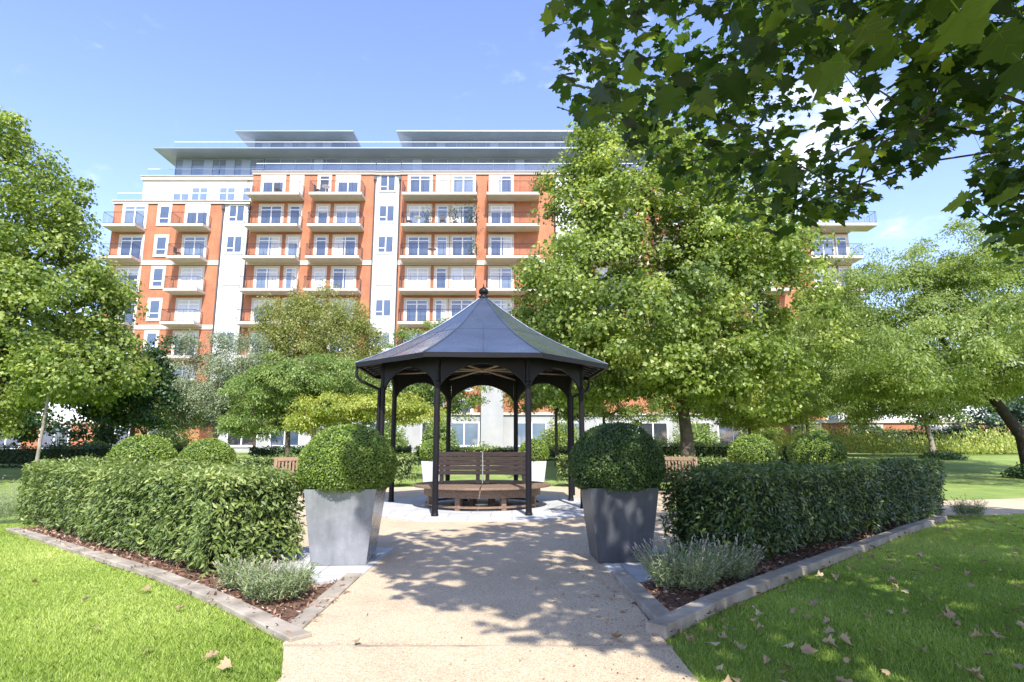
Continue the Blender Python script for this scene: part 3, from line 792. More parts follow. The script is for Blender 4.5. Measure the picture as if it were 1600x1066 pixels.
for k in range(8):
    a = angs[k]
    t_ = MB(); t_.tube((.10 * math.cos(a), .10 * math.sin(a), 2.83), ((RC - .05) * math.cos(a), (RC - .05) * math.sin(a), 2.83), .022, .022, 6); t_.build('tie_rod', M['tie'], gz)
    r2 = MB()
    Mx = Matrix.Rotation(a, 4, 'Z')
    # rafters under the eave and up to the top
    pr = [(RE * .93, ZE - .02), (RE * .74, ZE + .13), (RE * .5, ZE + .50), (RE * .27, ZE + .93), (RE * .06, ZE + 1.38)]
    for (ra, za), (rb, zb) in zip(pr[:-1], pr[1:]):
        v0 = Mx @ Vector((ra, 0, za)); v1 = Mx @ Vector((rb, 0, zb)); r2.tube(v0, v1, .03, .03, 4)
    r2.build('rafter', M['black'], gz)
    for fr_ in (.25, .5, .75):
        pass
hb = MB(); hb.lathe([(.12, 2.79), (.13, 2.81), (.13, 2.86), (.10, 2.88)], 16); hb.build('tie_hub', M['tie'], gz)
cjs = MB()
for k in range(8):
    for fr_ in (.17, .34, .5, .66, .83):
        e0 = Vector(oc(RE - .07, k)).lerp(Vector(oc(RE - .07, k + 1)), fr_); e1 = Vector(oc(RE * .66, k)).lerp(Vector(oc(RE * .66, k + 1)), fr_)
        cjs.tube((e0.x, e0.y, ZE - .03), (e1.x, e1.y, ZE + .165), .018, .018, 4)
cjs.build('jack_rafters', M['black'], gz)
# downpipes at the left and right corners
for k in (4, 0) if False else (4, 7):
    pass


def downpipe(ce, cc):
    e = Vector((*oc(RE - .03, ce), ZE - .08)); c_ = Vector((*oc(RC + .075, cc), 0))
    d = MB(); p1 = e + Vector((0, 0, -.18)); p2 = e.lerp(Vector((c_.x, c_.y, 0)), .18); p2.z = ZE - .36; p3 = Vector((c_.x, c_.y, 2.32)); p4 = Vector((c_.x, c_.y, .12))
    d.tube(e, p1, .03, .03, 10); d.tube(p1, p2, .03, .03, 10); d.tube(p2, p3, .03, .03, 10); d.tube(p3, p4, .03, .03, 10)
    for q in (p1, p2, p3): d.lathe([(.005, -.03), (.03, -.015), (.03, .015), (.005, .03)], 10, q)
    d.build('downpipe', M['black'], gz)


downpipe(4, 4); downpipe(0, 0)

# ------------------------------------------------------------------ round bench with a central back
rb = empty('ring_bench', (GC[0] + .02, GC[1] - .15, 0.042), 'round timber bench with a slatted central backrest under the gazebo', 'bench', rz=AX * .3)
RO, RI = 1.42, .30
for k in range(8):      # seat in eight board segments
    a0 = k * PI / 4 + .008; a1 = (k + 1) * PI / 4 - .008; s_ = MB()
    for j in range(6):
        r0 = RI + (RO - RI) * j / 6 + .006; r1 = RI + (RO - RI) * (j + 1) / 6 - .006
        pts = [(r1 * math.cos(a0 + (a1 - a0) * t / 6), r1 * math.sin(a0 + (a1 - a0) * t / 6)) for t in range(7)] + [(r0 * math.cos(a1 - (a1 - a0) * t / 6), r0 * math.sin(a1 - (a1 - a0) * t / 6)) for t in range(7)]
        s_.prism(pts, .40, .44)
    s_.build('seat', M['timber'], rb, bevel=.004)
for (nm_, r_, z0, z1) in (('apron', 1.20, .235, .395), ('foot_ring', 1.17, .045, .085)):
    ap = MB()
    for t in range(48):
        a0 = 2 * PI * t / 48; a1 = 2 * PI * (t + 1) / 48
        ap.prism([(r_ * math.cos(a0), r_ * math.sin(a0)), (r_ * math.cos(a1), r_ * math.sin(a1)), ((r_ - .03) * math.cos(a1), (r_ - .03) * math.sin(a1)), ((r_ - .03) * math.cos(a0), (r_ - .03) * math.sin(a0))], z0, z1)
    ap.build(nm_, M['timber'], rb)
for k in range(8):
    a = PI / 8 + k * PI / 4 + (.18 if k % 2 else -.18) * 0
    Mx = Matrix.Rotation(a + .0, 4, 'Z'); g_ = MB(); g_.box(1.05, 1.16, -.05, .05, 0, .395, M=Mx); g_.box(.45, .55, -.05, .05, 0, .395, M=Mx); g_.box(.55, 1.05, -.03, .03, .30, .39, M=Mx); g_.build('leg', M['timber'], rb, bevel=.004)
for sgn in (-1, 1):
    br = MB()
    for j in range(5):
        z = .625 + j * .094; wd = .96 - .012 * j; off = .05 + .0 * j
        x0, x1 = (.012, wd) if sgn > 0 else (-wd, -.012)
        br.box(x0, x1, -.012 - off * (1 - j / 9), .016 - off * (1 - j / 9), z, z + .085)
    br.build('backrest', M['timber'], rb, bevel=.004)
    for xx in (.10, .86):
        po = MB(); Mx = Matrix.Translation((sgn * xx, .03, .44)) @ Matrix.Rotation(R(-3), 4, 'X'); po.box(-.04, .04, -.02, .04, 0, .62, M=Mx); po.build('backrest_post', M['timber'], rb)
pc = MB(); pc.box(-.010, .010, -.085, -.055, .445, 1.09); pc.build('joint_cover', M['steel'], rb)


# ------------------------------------------------------------------ teak benches at the back of the circle
def teak_bench(x, y, rz, label):
    o = empty('garden_bench', (x, y, .024), label, 'bench', 'teak benches round the gravel circle', rz)
    s_ = MB()
    for j in range(5): s_.box(-.75, .75, -.25 + j * .1, -.17 + j * .1, .42, .44)
    s_.build('seat', M['teak'], o)
    bk = MB(); bk.box(-.75, .75, .25, .29, .86, .95); bk.box(-.75, .75, .25, .29, .50, .56)
    for j in range(15): bk.box(-.70 + j * .098, -.655 + j * .098, .26, .28, .56, .86)
    bk.build('backrest', M['teak'], o)
    for sx in (-1, 1):
        for sy in (-.25, .25):
            g_ = MB(); g_.box(sx * .78 - .03, sx * .78 + .03, sy - .03, sy + .03, 0, .66 if sy < 0 else .95); g_.build('leg', M['teak'], o)
        ar = MB(); ar.box(sx * .78 - .04, sx * .78 + .04, -.32, .22, .662, .69); ar.build('armrest', M['teak'], o)
    return o


teak_bench(3.95, 16.0, R(-45), 'teak bench behind the shaded right planter, facing the gazebo')
teak_bench(-5.15, 15.6, R(50), 'teak bench partly hidden behind the left planter ball, facing the gazebo')


# ------------------------------------------------------------------ lavender
def lavender(x, y, rad, h, n, label, z=0.01, flowers=60):
    o = empty('lavender_bush', (x, y, z), label, 'lavender')
    a = rng.uniform(0, 2 * PI, n); r_ = rad * .55 * np.sqrt(rng.uniform(0, 1, n)); px = np.cos(a) * r_; py = np.sin(a) * r_
    d = np.stack([px / rad * 1.25 + rng.normal(0, .22, n), py / rad * 1.25 + rng.normal(0, .22, n), np.full(n, 1.0)], -1); d /= np.linalg.norm(d, axis=1, keepdims=True)
    hh = h * rng.uniform(.35, 1, n) * (1 + .18 * wob(np.stack([px, py, px * 0], -1), 8)); base = np.stack([px, py, rng.uniform(0, .1, n)], -1)
    # leaflets along each stem
    k = 9; P = []; U = []
    tt = np.linspace(.25, 1, k)
    for t in tt:
        P.append(base + d * (hh * t)[:, None]); U.append(d + rng.normal(size=(n, 3)) * .55)
    P = np.concatenate(P); U = np.concatenate(U); nr = rng.normal(size=P.shape) + (0, 0, .3)
    scatter('foliage', P, nr, rng.uniform(.028, .055, len(P)), tmpl_quad(.16), np.clip(rng.normal(.5, .25, len(P)), 0, 1), M['lavender'], o, up=U)
    fl = MB(); rr = random.Random(int(x * 100))
    for i in range(flowers):
        q = rr.randrange(n); b0 = Vector(base[q]); dd = Vector(d[q]); L_ = float(h) * .9 * rr.uniform(1.05, 1.35)
        fl.tube(b0 + dd * L_ * .5, b0 + dd * L_, .0016, .0012, 3); fl.tube(b0 + dd * L_, b0 + dd * (L_ + .03), .006, .004, 5)
    fl.build('flower_stems', M['chips'] if False else simple('dry_flower', (.36, .33, .25), (.25, .22, .2), 9, .9), o)
    return o


lavender(-1.93, 5.22, .38, .22, 640, 'low pale lavender clump in front of the near end of the sunlit hedge', flowers=30)
lavender(-2.35, 5.55, .27, .20, 330, 'small pale lavender clump touching the front of the sunlit hedge', flowers=14)
lavender(1.50, 5.55, .42, .33, 800, 'grey green lavender clump beside the shaded right planter', flowers=70)
lavender(2.0, 5.95, .34, .29, 520, 'grey green lavender clump before the near end of the dark hedge', flowers=40)
lavender(-8.3, 10.4, .5, .45, 500, 'pale grey lavender clump at the far left end of the sunlit hedge', flowers=30)
lavender(-9.6, 10.9, .8, .55, 700, 'large pale grey lavender mass at the extreme left beside the lawn', flowers=30)
lavender(7.9, 10.75, .3, .3, 300, 'small grey plant at the far end of the dark hedge', flowers=10)


# ------------------------------------------------------------------ trees
def limbs(root_pts, r_trunk, targets, r_tip, bend=0.15, seed=0, sides=6):
    """join every target to the nearest earlier point of the tree; pipe-model radii; returns MB"""
    rr = np.random.default_rng(seed)
    pts = [np.array(p, float) for p in root_pts]; par = [-1] + list(range(len(root_pts) - 1))
    nroot = len(pts)
    top = pts[-1]; base = np.array(pts[max(0, nroot // 3)])
    T = np.array(targets); order = np.argsort(np.linalg.norm((T - np.mean(pts[nroot // 3:], 0)) * np.array((1, 1, .6)), axis=1))
    for i in order:
        t = T[i]; A = np.array(pts[1:]); dv = t - A; dist = np.linalg.norm(dv, axis=1)
        pen = np.where(dv[:, 2] < -0.1, 1.5, 1.0)
        j = int(np.argmin(dist * pen)) + 1
        p = pts[j]; L_ = np.linalg.norm(t - p)
        if L_ > 1.0:
            mid = (p + t) / 2 + rr.normal(size=3) * bend * L_ * .4 + np.array((0, 0, bend * L_ * .35))
            pts.append(mid); par.append(j); pts.append(t); par.append(len(pts) - 2)
        else:
            pts.append(t); par.append(j)
    cntt = np.ones(len(pts))
    for i in range(len(pts) - 1, 0, -1):
        cntt[par[i]] += cntt[i]
    rad = r_tip * cntt ** .5
    rad = np.minimum(rad, r_trunk)
    for i in range(nroot): rad[i] = max(rad[i], r_trunk * (1 - .75 * i / max(1, nroot - 1)))
    rad[0] = r_trunk * 1.35
    mb = MB()
    for i in range(1, len(pts)):
        j = par[i]; mb.tube(pts[j], pts[i], min(rad[j], rad[i] * 1.5) if i >= nroot else rad[j], rad[i], 10 if i < nroot else sides, cap=False)
    return mb


def tree(name, label, base, trunk, blobs, nclump, cr, per, lsize, mat, tm=None, r_trunk=.2, flat=.7, droop=0.0, tmat=None, seed=1, group=None, shell=.55, extra=None, r_tip=.007, upb=.5):
    r2 = np.random.default_rng(seed)
    root = empty(name, base, label, 'tree', group)
    B = np.array(base)
    vol = np.array([b[3] * b[4] * b[5] for b in blobs]) ** .75; k = r2.choice(len(blobs), nclump, p=vol / vol.sum())
    C = np.array(blobs)[k]
    v = r2.normal(size=(nclump, 3)); v /= np.linalg.norm(v, axis=1, keepdims=True)
    rad = (shell + (1 - shell) * r2.uniform(0, 1, nclump) ** .6)
    P = C[:, :3] + v * C[:, 3:] * (rad * (1 + .2 * wob(v * 3 + k[:, None] * 2.0, 1.0, seed)))[:, None] - B
    if extra is not None: P = np.concatenate([P, np.array(extra) - B])
    nclump = len(P)
    out = P - (C[:, :3].mean(0) - B); out /= (np.linalg.norm(out, axis=1, keepdims=True) + 1e-6)
    # leaves
    idx = np.repeat(np.arange(nclump), per); n = len(idx)
    crs = cr * r2.uniform(.6, 1.35, nclump)
    q = r2.normal(size=(n, 3)); q /= np.linalg.norm(q, axis=1, keepdims=True); q *= (r2.uniform(0, 1, n) ** .5)[:, None]
    q[:, 2] *= flat
    pos = P[idx] + q * crs[idx][:, None]
    pos[:, 2] -= droop * (q[:, 0] ** 2 + q[:, 1] ** 2) * crs[idx]
    nr = out[idx] * .35 + q * .5 + np.array((0, 0, upb)) + r2.normal(size=(n, 3)) * .55
    ct_ = r2.normal(.48, .15, nclump); t = np.clip(ct_[idx] + r2.normal(0, .19, n), 0, 1)
    ups = q + r2.normal(size=(n, 3)) * .5 + np.array((0, 0, -.45 - droop))
    scatter('crown', pos, nr, lsize * r2.uniform(.65, 1.3, n), tm or tmpl_simple(.8, .2), t, mat, root, up=ups)
    tp = [np.array(p) - B for p in trunk]
    mb = limbs(tp, r_trunk, P[r2.permutation(nclump)[:min(nclump, 260)]], r_tip, seed=seed)
    mb.build('trunk', tmat or M['trunk'], root, smooth=True)
    return root


def bush(x, y, z, rx, rz, n, ls, mat, label, name='shrub'):
    o = empty(name, (x, y, z), label, 'shrub')
    v = rng.normal(size=(n, 3)); v /= np.linalg.norm(v, axis=1, keepdims=True); v[:, 2] = np.abs(v[:, 2])
    P = v * np.array((rx, rx, rz)) * (rng.uniform(.5, 1, n) * (1 + .15 * wob(v * 4, 1, x)))[:, None]
    scatter('foliage', P, v * .6 + rng.normal(size=(n, 3)) * .5 + (0, 0, .4), ls * rng.uniform(.7, 1.3, n), tmpl_simple(.5), np.clip(rng.normal(.5, .2, n), 0, 1), mat, o)
    s_ = MB()
    for k in range(7):
        a = k * .9; s_.tube((0, 0, -.02), (rx * .5 * math.cos(a), rx * .5 * math.sin(a), rz * .7), .015, .006, 5)
    s_.build('stems', M['trunk'], o)
    return o


PL = tmpl_simple(.95, .15)
# big plane on the left
tree('plane_tree', 'big bright green tree filling the left edge of the picture', (-18.6, 21.5, .05), [(-18.6, 21.5, .0), (-18.5, 21.5, 2.2), (-18.3, 21.6, 5), (-18.2, 21.6, 8), (-18.3, 21.6, 11)],
     [(-19.3, 21.5, 9.8, 3.1, 3.2, 4.0), (-17.2, 21.3, 6.6, 2.9, 3.0, 2.9), (-18.0, 21, 4.0, 3.9, 3.4, 2.3), (-21.3, 21.3, 6.2, 4.2, 3.6, 4.2), (-15.7, 21.8, 6.4, 1.3, 1.6, 2.0), (-15.3, 21.5, 4.2, 1.8, 2.1, 1.6), (-17.4, 21.5, 10.2, 1.5, 1.6, 1.5)],
     620, .74, 150, .135, M['plane_leaf'], PL, .24, .6, .25, seed=2, r_tip=.008)
# central plane
tree('plane_tree', 'tall broad bright green tree just right of the gazebo, trunk behind the right planter ball', (6.1, 21.2, .05),
     [(6.1, 21.2, 0), (6.08, 21.2, 1.6), (5.95, 21.2, 3.2), (5.7, 21.2, 5.5), (5.4, 21.2, 8), (5.1, 21.3, 11)],
     [(4.6, 21.2, 10.6, 2.9, 2.8, 3.1), (4.2, 21.2, 12.5, 1.9, 1.9, 2.0), (5.2, 21.2, 7.2, 4.6, 4.0, 3.4), (4.6, 20.9, 4.9, 4.0, 3.6, 2.3), (8.2, 21.2, 6.4, 3.0, 3.2, 3.2), (2.0, 21.2, 6.4, 2.2, 2.6, 2.6), (7.9, 21.2, 3.8, 2.6, 2.8, 1.5), (8.2, 21.4, 10.2, 2.4, 2.2, 2.3), (8.9, 21.4, 8.6, 2.0, 2.2, 1.8), (2.6, 21, 3.9, 2.0, 2.2, 1.4), (3.0, 21.2, 10.2, 1.5, 1.6, 2.2)],
     780, .74, 150, .135, M['plane_leaf'], PL, .25, .6, .25, seed=5, r_tip=.008)
FT = tmpl_quad(.42)
tree('dark_tree', 'dense dark tree standing in front of the brick wing left of the clipped balls', (-15.6, 25, .3), [(-15.6, 25, 0.2), (-15.6, 25, 2), (-15.5, 25, 4.3)],
     [(-15.8, 25, 4.6, 1.7, 1.6, 1.9), (-16.6, 25, 3.2, 1.5, 1.5, 1.2), (-14.8, 25, 3.0, 1.3, 1.3, 1.1)], 150, .45, 110, .11, M['dark_leaf'], PL, .12, .7, .1, seed=7)
tree('pale_sapling', 'slender young tree with a pale straight stem under the big left tree', (-14.9, 19.2, .03), [(-14.9, 19.2, 0), (-14.85, 19.2, 1.4), (-14.75, 19.2, 3.4)],
     [(-14.8, 19.2, 3.6, 1.2, 1.0, 1.0)], 40, .4, 60, .12, M['plane_leaf'], PL, .055, .6, .2, M['trunk_pale'], seed=8)
tree('silver_tree', 'rounded silvery grey green tree left of the olive green tree', (-12.9, 26.5, .35), [(-12.9, 26.5, .3), (-12.9, 26.5, 1.4), (-13, 26.5, 2.6), (-13, 26.5, 4.5)],
     [(-13.1, 26.5, 4.2, 1.9, 1.8, 2.0), (-12.0, 26.5, 4.7, 1.3, 1.4, 1.7), (-13.9, 26.4, 3.1, 1.4, 1.5, 1.2), (-12.4, 26.2, 2.7, 1.6, 1.5, .9), (-14.4, 26.4, 5.6, .5, .6, .5)],
     330, .45, 190, .085, M['silver_leaf'], FT, .09, .7, .4, M['trunk_pale'], seed=9)
tree('olive_tree', 'taller feathery olive green tree in front of the brick balconies left of the gazebo', (-9.6, 29.5, .5), [(-9.6, 29.5, .4), (-9.6, 29.5, 2.5), (-9.6, 29.5, 5), (-9.7, 29.5, 7.5)],
     [(-9.6, 29.5, 6.0, 2.9, 2.4, 2.6), (-11.0, 29.4, 6.6, 1.5, 1.6, 2.0), (-8.2, 29.5, 6.3, 1.7, 1.7, 2.0), (-10.4, 29.5, 8.0, .8, .8, 1.3), (-9.1, 29.5, 8.1, .7, .8, 1.2), (-12, 29.5, 7.7, .7, .6, 1.0), (-7.3, 29.5, 4.5, 1.2, 1.3, 1.6)],
     420, .52, 150, .12, M['olive_leaf'], FT, .11, .8, .1, seed=11, upb=.3)
tree('spreading_tree', 'layered green spreading tree with dark stems left of the yellow green one', (-8.4, 23, .15), [(-8.4, 23, .1), (-8.45, 23, 1.2), (-8.5, 23, 2.2), (-8.4, 23, 3.3)],
     [(-8.9, 23, 3.4, 2.2, 1.9, 1.0), (-7.6, 22.8, 3.9, 2.3, 1.8, 1.0), (-9.6, 22.8, 2.3, 1.2, 1.5, .7), (-6.4, 22.9, 3.6, 1.5, 1.4, .8)],
     300, .46, 170, .10, M['acer_green'], FT, .09, .35, .5, seed=13)
tree('spreading_tree', 'yellow green spreading tree just behind the left planter ball and gazebo', (-6.5, 21.6, .1), [(-6.5, 21.6, .05), (-6.3, 21.6, 1.1), (-5.9, 21.6, 2.1), (-5.4, 21.6, 2.6)],
     [(-6.2, 21.5, 2.65, 1.5, 1.3, .55), (-4.6, 21.4, 2.75, 1.5, 1.3, .55), (-7.1, 21.4, 2.2, .9, 1.1, .4), (-3.4, 21.3, 2.45, .9, 1.0, .4)],
     200, .40, 170, .095, M['acer_yellow'], FT, .06, .35, .5, seed=14)
tree('small_tree', 'small green layered tree seen through the left arches of the gazebo', (-3.2, 26.5, .35), [(-3.2, 26.5, .3), (-3.2, 26.5, 1.6), (-3.3, 26.5, 2.9)],
     [(-3.5, 26.5, 5.0, 1.9, 1.5, 1.9), (-2.2, 26.4, 3.6, 1.4, 1.3, 1.1), (-4.6, 26.4, 3.5, 1.3, 1.2, 1.1)], 200, .45, 150, .115, M['acer_green'], FT, .08, .4, .4, seed=15)
tree('small_tree', 'small light green tree seen through the right arches of the gazebo', (2.0, 27.5, .4), [(2.0, 27.5, .35), (2.0, 27.5, 1.6), (2.0, 27.5, 2.9)],
     [(1.9, 27.5, 4.9, 1.8, 1.5, 2.0), (.7, 27.5, 3.8, 1.1, 1.1, 1.0), (3.2, 27.5, 3.6, 1.3, 1.2, 1.2)], 200, .45, 150, .115, M['plane_leaf'], FT, .07, .5, .3, seed=16)
tree('small_tree', 'small yellowish tree between the central big tree and the right clipped balls', (10.6, 27, .4), [(10.6, 27, .35), (10.6, 27, 1.4), (10.5, 27, 2.4)],
     [(10.4, 27, 3.4, 1.9, 1.6, 1.3), (12.2, 27, 3.2, 1.3, 1.3, .9)], 200, .45, 150, .115, M['acer_yellow'], FT, .06, .5, .4, seed=17)
tree('small_tree', 'small green tree with forked pale trunk on the far right lawn', (22.0, 32, .6), [(22.0, 32, .55), (22.0, 32, 1.5), (21.8, 32, 2.6), (21.4, 32, 4)],
     [(21.0, 32, 4.6, 3.0, 2.4, 2.0), (18.6, 32, 4.2, 1.9, 1.9, 1.5), (23.6, 32, 4.6, 2.0, 2.0, 1.6)], 330, .6, 180, .14, M['robinia'], FT, .16, .5, .4, M['trunk_pale'], seed=18)
tree('slim_tree', 'slim white stemmed tree behind the dark clipped ball', (15.3, 32, .6), [(15.3, 32, .55), (15.3, 32, 1.8), (15.3, 32, 3.4)],
     [(15.3, 32, 4.4, 1.9, 1.8, 1.6), (14.0, 32, 5.6, 1.7, 1.7, 1.5)], 220, .55, 150, .13, M['robinia'], FT, .06, .5, .4, M['trunk_pale'], seed=19)
tree('feathery_tree', 'large feathery light green tree with leaning trunk darkened for shade at the right edge', (19.5, 23, .2),
     [(19.5, 23, .1), (19.25, 23, 1.6), (18.4, 23, 3.0), (17.3, 23, 4.2), (16.4, 23, 5.8), (16.2, 23, 7.5)],
     [(15.7, 23, 6.0, 3.6, 3.2, 2.6), (18.8, 23, 6.6, 3.4, 3.2, 2.8), (13.4, 23, 4.6, 2.2, 2.4, 1.6), (12.4, 23, 5.6, 1.5, 1.6, 1.2), (16.6, 22.8, 4.0, 3.0, 2.6, 1.1), (17.3, 23, 8.7, 1.9, 1.9, 1.4), (13.9, 23, 8.2, .6, .7, .9), (12.8, 23, 7.7, .5, .6, .7), (20.6, 22.8, 4.6, 2.4, 2.4, 1.7), (21.5, 23, 8, 2.4, 2.4, 2.2), (14.8, 23, 8.0, .9, .9, 1.0), (13.2, 18.6, 4.4, 2.0, 1.8, 1.0), (17.0, 18.2, 5.0, 2.6, 2.2, 1.3)],
     900, .66, 190, .125, M['robinia'], FT, .25, .4, .55, seed=21, r_tip=.006, tmat=M['trunk_shaded'])
tree('background_tree', 'bluish dark tree far off at the right edge beyond the lawn', (32, 40, .7), [(32, 40, .6), (32, 40, 2), (32, 40, 4)],
     [(31, 40, 3.4, 3.6, 2.6, 2.6), (35.5, 40, 4, 3.5, 2.6, 3.2)], 170, .7, 110, .17, M['bluegreen'], PL, .2, .7, .1, seed=22)
tree('background_tree', 'dark tree far off at the left edge behind the big tree', (-30, 33, .7), [(-30, 33, .6), (-30, 33, 2), (-30, 33, 4)],
     [(-30, 33, 4, 5, 2.6, 3.2), (-24, 33, 3.2, 3.2, 2.2, 2.2)], 190, .7, 110, .17, M['dark_leaf'], PL, .2, .7, .1, seed=23)
tree('street_tree', 'leafy green tree against the right end of the building', (25.5, 44, .75), [(25.5, 44, .7), (25.5, 44, 3), (25.5, 44, 6)],
     [(24.5, 44, 8.5, 4.2, 3.2, 4.2), (21.0, 44, 7.5, 3.2, 2.6, 4)], 230, .8, 110, .18, M['robinia'], PL, .2, .7, .1, seed=24)


for (x_, y_, lab, mt_, bl_, sd) in [
    (-20.5, 34, 'round green tree before the brick ground floor, behind the dark tree', 'acer_green', [(-20.5, 34, 4.0, 2.4, 1.8, 1.9), (-18.6, 34, 3.5, 1.6, 1.5, 1.2)], 41),
    (-15.2, 36, 'pale green tree low against the white ground floor behind the silver tree', 'plane_leaf', [(-15.2, 36, 4.3, 2.3, 1.8, 2.0), (-13.0, 36, 3.6, 1.6, 1.5, 1.2)], 42),
    (-6.6, 34, 'green tree behind the yellow green spreading tree, left of the gazebo', 'acer_green', [(-6.6, 34, 4.9, 2.3, 1.8, 2.2), (-8.4, 34, 3.8, 1.6, 1.5, 1.2)], 43),
    (5.0, 33, 'light green tree against the white ground floor between gazebo and central trunk', 'robinia', [(5.0, 33, 4.6, 2.2, 1.8, 2.0), (3.3, 33, 3.8, 1.4, 1.4, 1.1), (7.0, 33, 3.9, 1.6, 1.5, 1.3)], 44),
    (9.6, 34, 'light green tree right behind the trunk of the central big tree', 'plane_leaf', [(9.8, 34, 4.8, 2.2, 1.8, 2.1), (12.0, 34, 4.0, 1.7, 1.5, 1.4)], 45),
    (17.5, 36, 'soft green tree behind the slim white stemmed tree', 'robinia', [(17.5, 36, 5.4, 2.8, 2, 2.6), (20.4, 36, 4.8, 2.0, 1.7, 1.8)], 46)]:
    tree('small_tree', lab, (x_, y_, .65), [(x_, y_, .6), (x_, y_, 1.8), (x_, y_, 3.2)], bl_, 190, .5, 130, .14, M[mt_], FT, .08, .55, .35, seed=sd)
bush(-1.5, 31.5, .6, .9, .9, 900, .13, M['acer_green'], 'leafy shrub before the white porch seen through the gazebo')
bush(7.6, 31.8, .6, 1.0, 1.2, 1100, .13, M['plane_leaf'], 'light green shrub low behind the central trunk')


for (x_, y_, rx_, rz_, mt_, lab) in [
    (-21.5, 38, 1.8, 1.5, 'acer_green', 'wide shrub before the brick ground floor left of the dark tree'), (-11.8, 41, 1.9, 1.9, 'plane_leaf', 'wide shrub against the white ground floor left of the spreading trees'),
    (-8.6, 42, 1.5, 1.7, 'acer_green', 'round shrub against the white ground floor behind the dark stems'), (-4.9, 41, 1.4, 2.2, 'acer_green', 'tall shrub against the white ground floor seen between the left gazebo posts'),
    (3.3, 41, 1.6, 1.9, 'plane_leaf', 'shrub against the white ground floor seen between the right gazebo posts'), (7.4, 42, 1.7, 1.6, 'robinia', 'shrub against the white ground floor left of the central trunk'),
    (12.6, 42, 1.9, 2.1, 'acer_green', 'shrub against the white ground floor right of the central trunk'), (17.4, 42, 1.8, 1.8, 'plane_leaf', 'shrub at the meeting of white and brick ground floor'),
    (25.5, 45, 2.4, 2.2, 'hedge_leaf_dark', 'dark shrub before the brick ground floor beside the forked tree'), (21.5, 44, 1.6, 1.9, 'robinia', 'light shrub before the brick ground floor')]:
    bush(x_, y_, .72, rx_, rz_ * 1.2, 4500, .19, M[mt_], lab)
# low shrubs near the benches and trunk feet
bush(19.2, 22.3, .12, 1.1, .55, 2600, .12, M['dark_leaf'], 'low dark shrub round the foot of the leaning trunk at right')
bush(21.9, 31.2, .6, 1.1, .4, 1500, .12, M['dark_leaf'], 'low dark shrub at the foot of the far forked trunk')
bush(13.2, 28.5, .5, .75, .9, 1500, .13, M['dark_leaf'], 'small dark shrub between the two right clipped balls')
bush(-10.4, 20, .05, .5, .6, 900, .1, M['hedge_leaf'], 'small green shrub behind the left clipped balls')

# tall yellow-green perennials beyond the right lawn
n = 16000
x = rng.uniform(15, 36, n); y = rng.uniform(34, 38.5, n); z = tz(x, y); hgt = rng.uniform(.1, 1.1, n) * np.clip(.8 + .75 * wob(np.stack([x, y, x * 0], -1), 2.2), .15, 2)
o = scatter('perennial_undergrowth', np.stack([x, y, z + hgt], -1), rng.normal(size=(n, 3)) + (0, -.6, .5), rng.uniform(.12, .26, n), tmpl_quad(.35), np.clip(rng.normal(.55, .22, n), 0, 1), M['perennial'], up=rng.normal(size=(n, 3)) * .4 + (0, 0, 1))
tag(o, 'yellow green tall perennials in a strip beyond the right lawn', 'perennials', kind='stuff')

# ------------------------------------------------------------------ overhanging plane tree beside and behind the camera
SHADE = [(-0.75, 4.9), (-1.2, 5.9), (-1.55, 6.9), (-1.95, 7.4), (-1.85, 8.6), (-0.9, 9.2), (-.4, 10.2), (.4, 11.2), (1.4, 13.2), (3.5, 15.0), (8.6, 14.2), (10.5, 11.5), (10.5, 5), (8, 1.5), (4, 1.0), (1.7, 2.4), (1.05, 3.65), (.45, 3.95), (-.05, 4.05), (-.5, 4.35), (-.1, 4.62), (-.15, 4.78)]
MASK = [(875, -300), (872, -40), (868, 20), (848, 45), (872, 90), (868, 140), (888, 185), (950, 192), (985, 235), (1030, 262), (1062, 300), (1100, 318), (1125, 330), (1150, 350), (1215, 385), (1250, 350), (1310, 345), (1372, 312), (1400, 296), (1452, 300), (1440, 262), (1480, 240), (1512, 200), (1545, 215), (1530, 240), (1518, 270), (1510, 330), (1545, 380), (1575, 425), (1610, 400), (1790, 420), (1790, -300)]
sx, sy = fromsun.x / -fromsun.z, fromsun.y / -fromsun.z


def ok_leaf(P, margin=0.0):
    gx = P[:, 0] + sx * P[:, 2]; gy = P[:, 1] + sy * P[:, 2]
    wv = np.stack([gx, gy, gx * 0], -1)
    jx = .22 * wob(wv, 2.2, 1.0); jy = .22 * wob(wv, 2.2, 5.0)
    sh = inpoly(gx + jx, gy + jy, SHADE)
    px, py, d = proj(P[:, 0], P[:, 1], P[:, 2])
    infr = (d > .2) & (px > -160) & (px < 1760) & (py > -170) & (py < 1100)
    mk = inpoly(px, py, MASK)
    far = np.linalg.norm(P - np.array((0, 0, CAM_H)), axis=1) > 1.7
    return sh & (~infr | mk) & far


def gaps(P):   # holes of light: thin the canopy where the ground shows sun flecks
    gx = P[:, 0] + sx * P[:, 2]; gy = P[:, 1] + sy * P[:, 2]
    return wob(np.stack([gx, gy, gx * 0], -1), 3.4, 2.0)


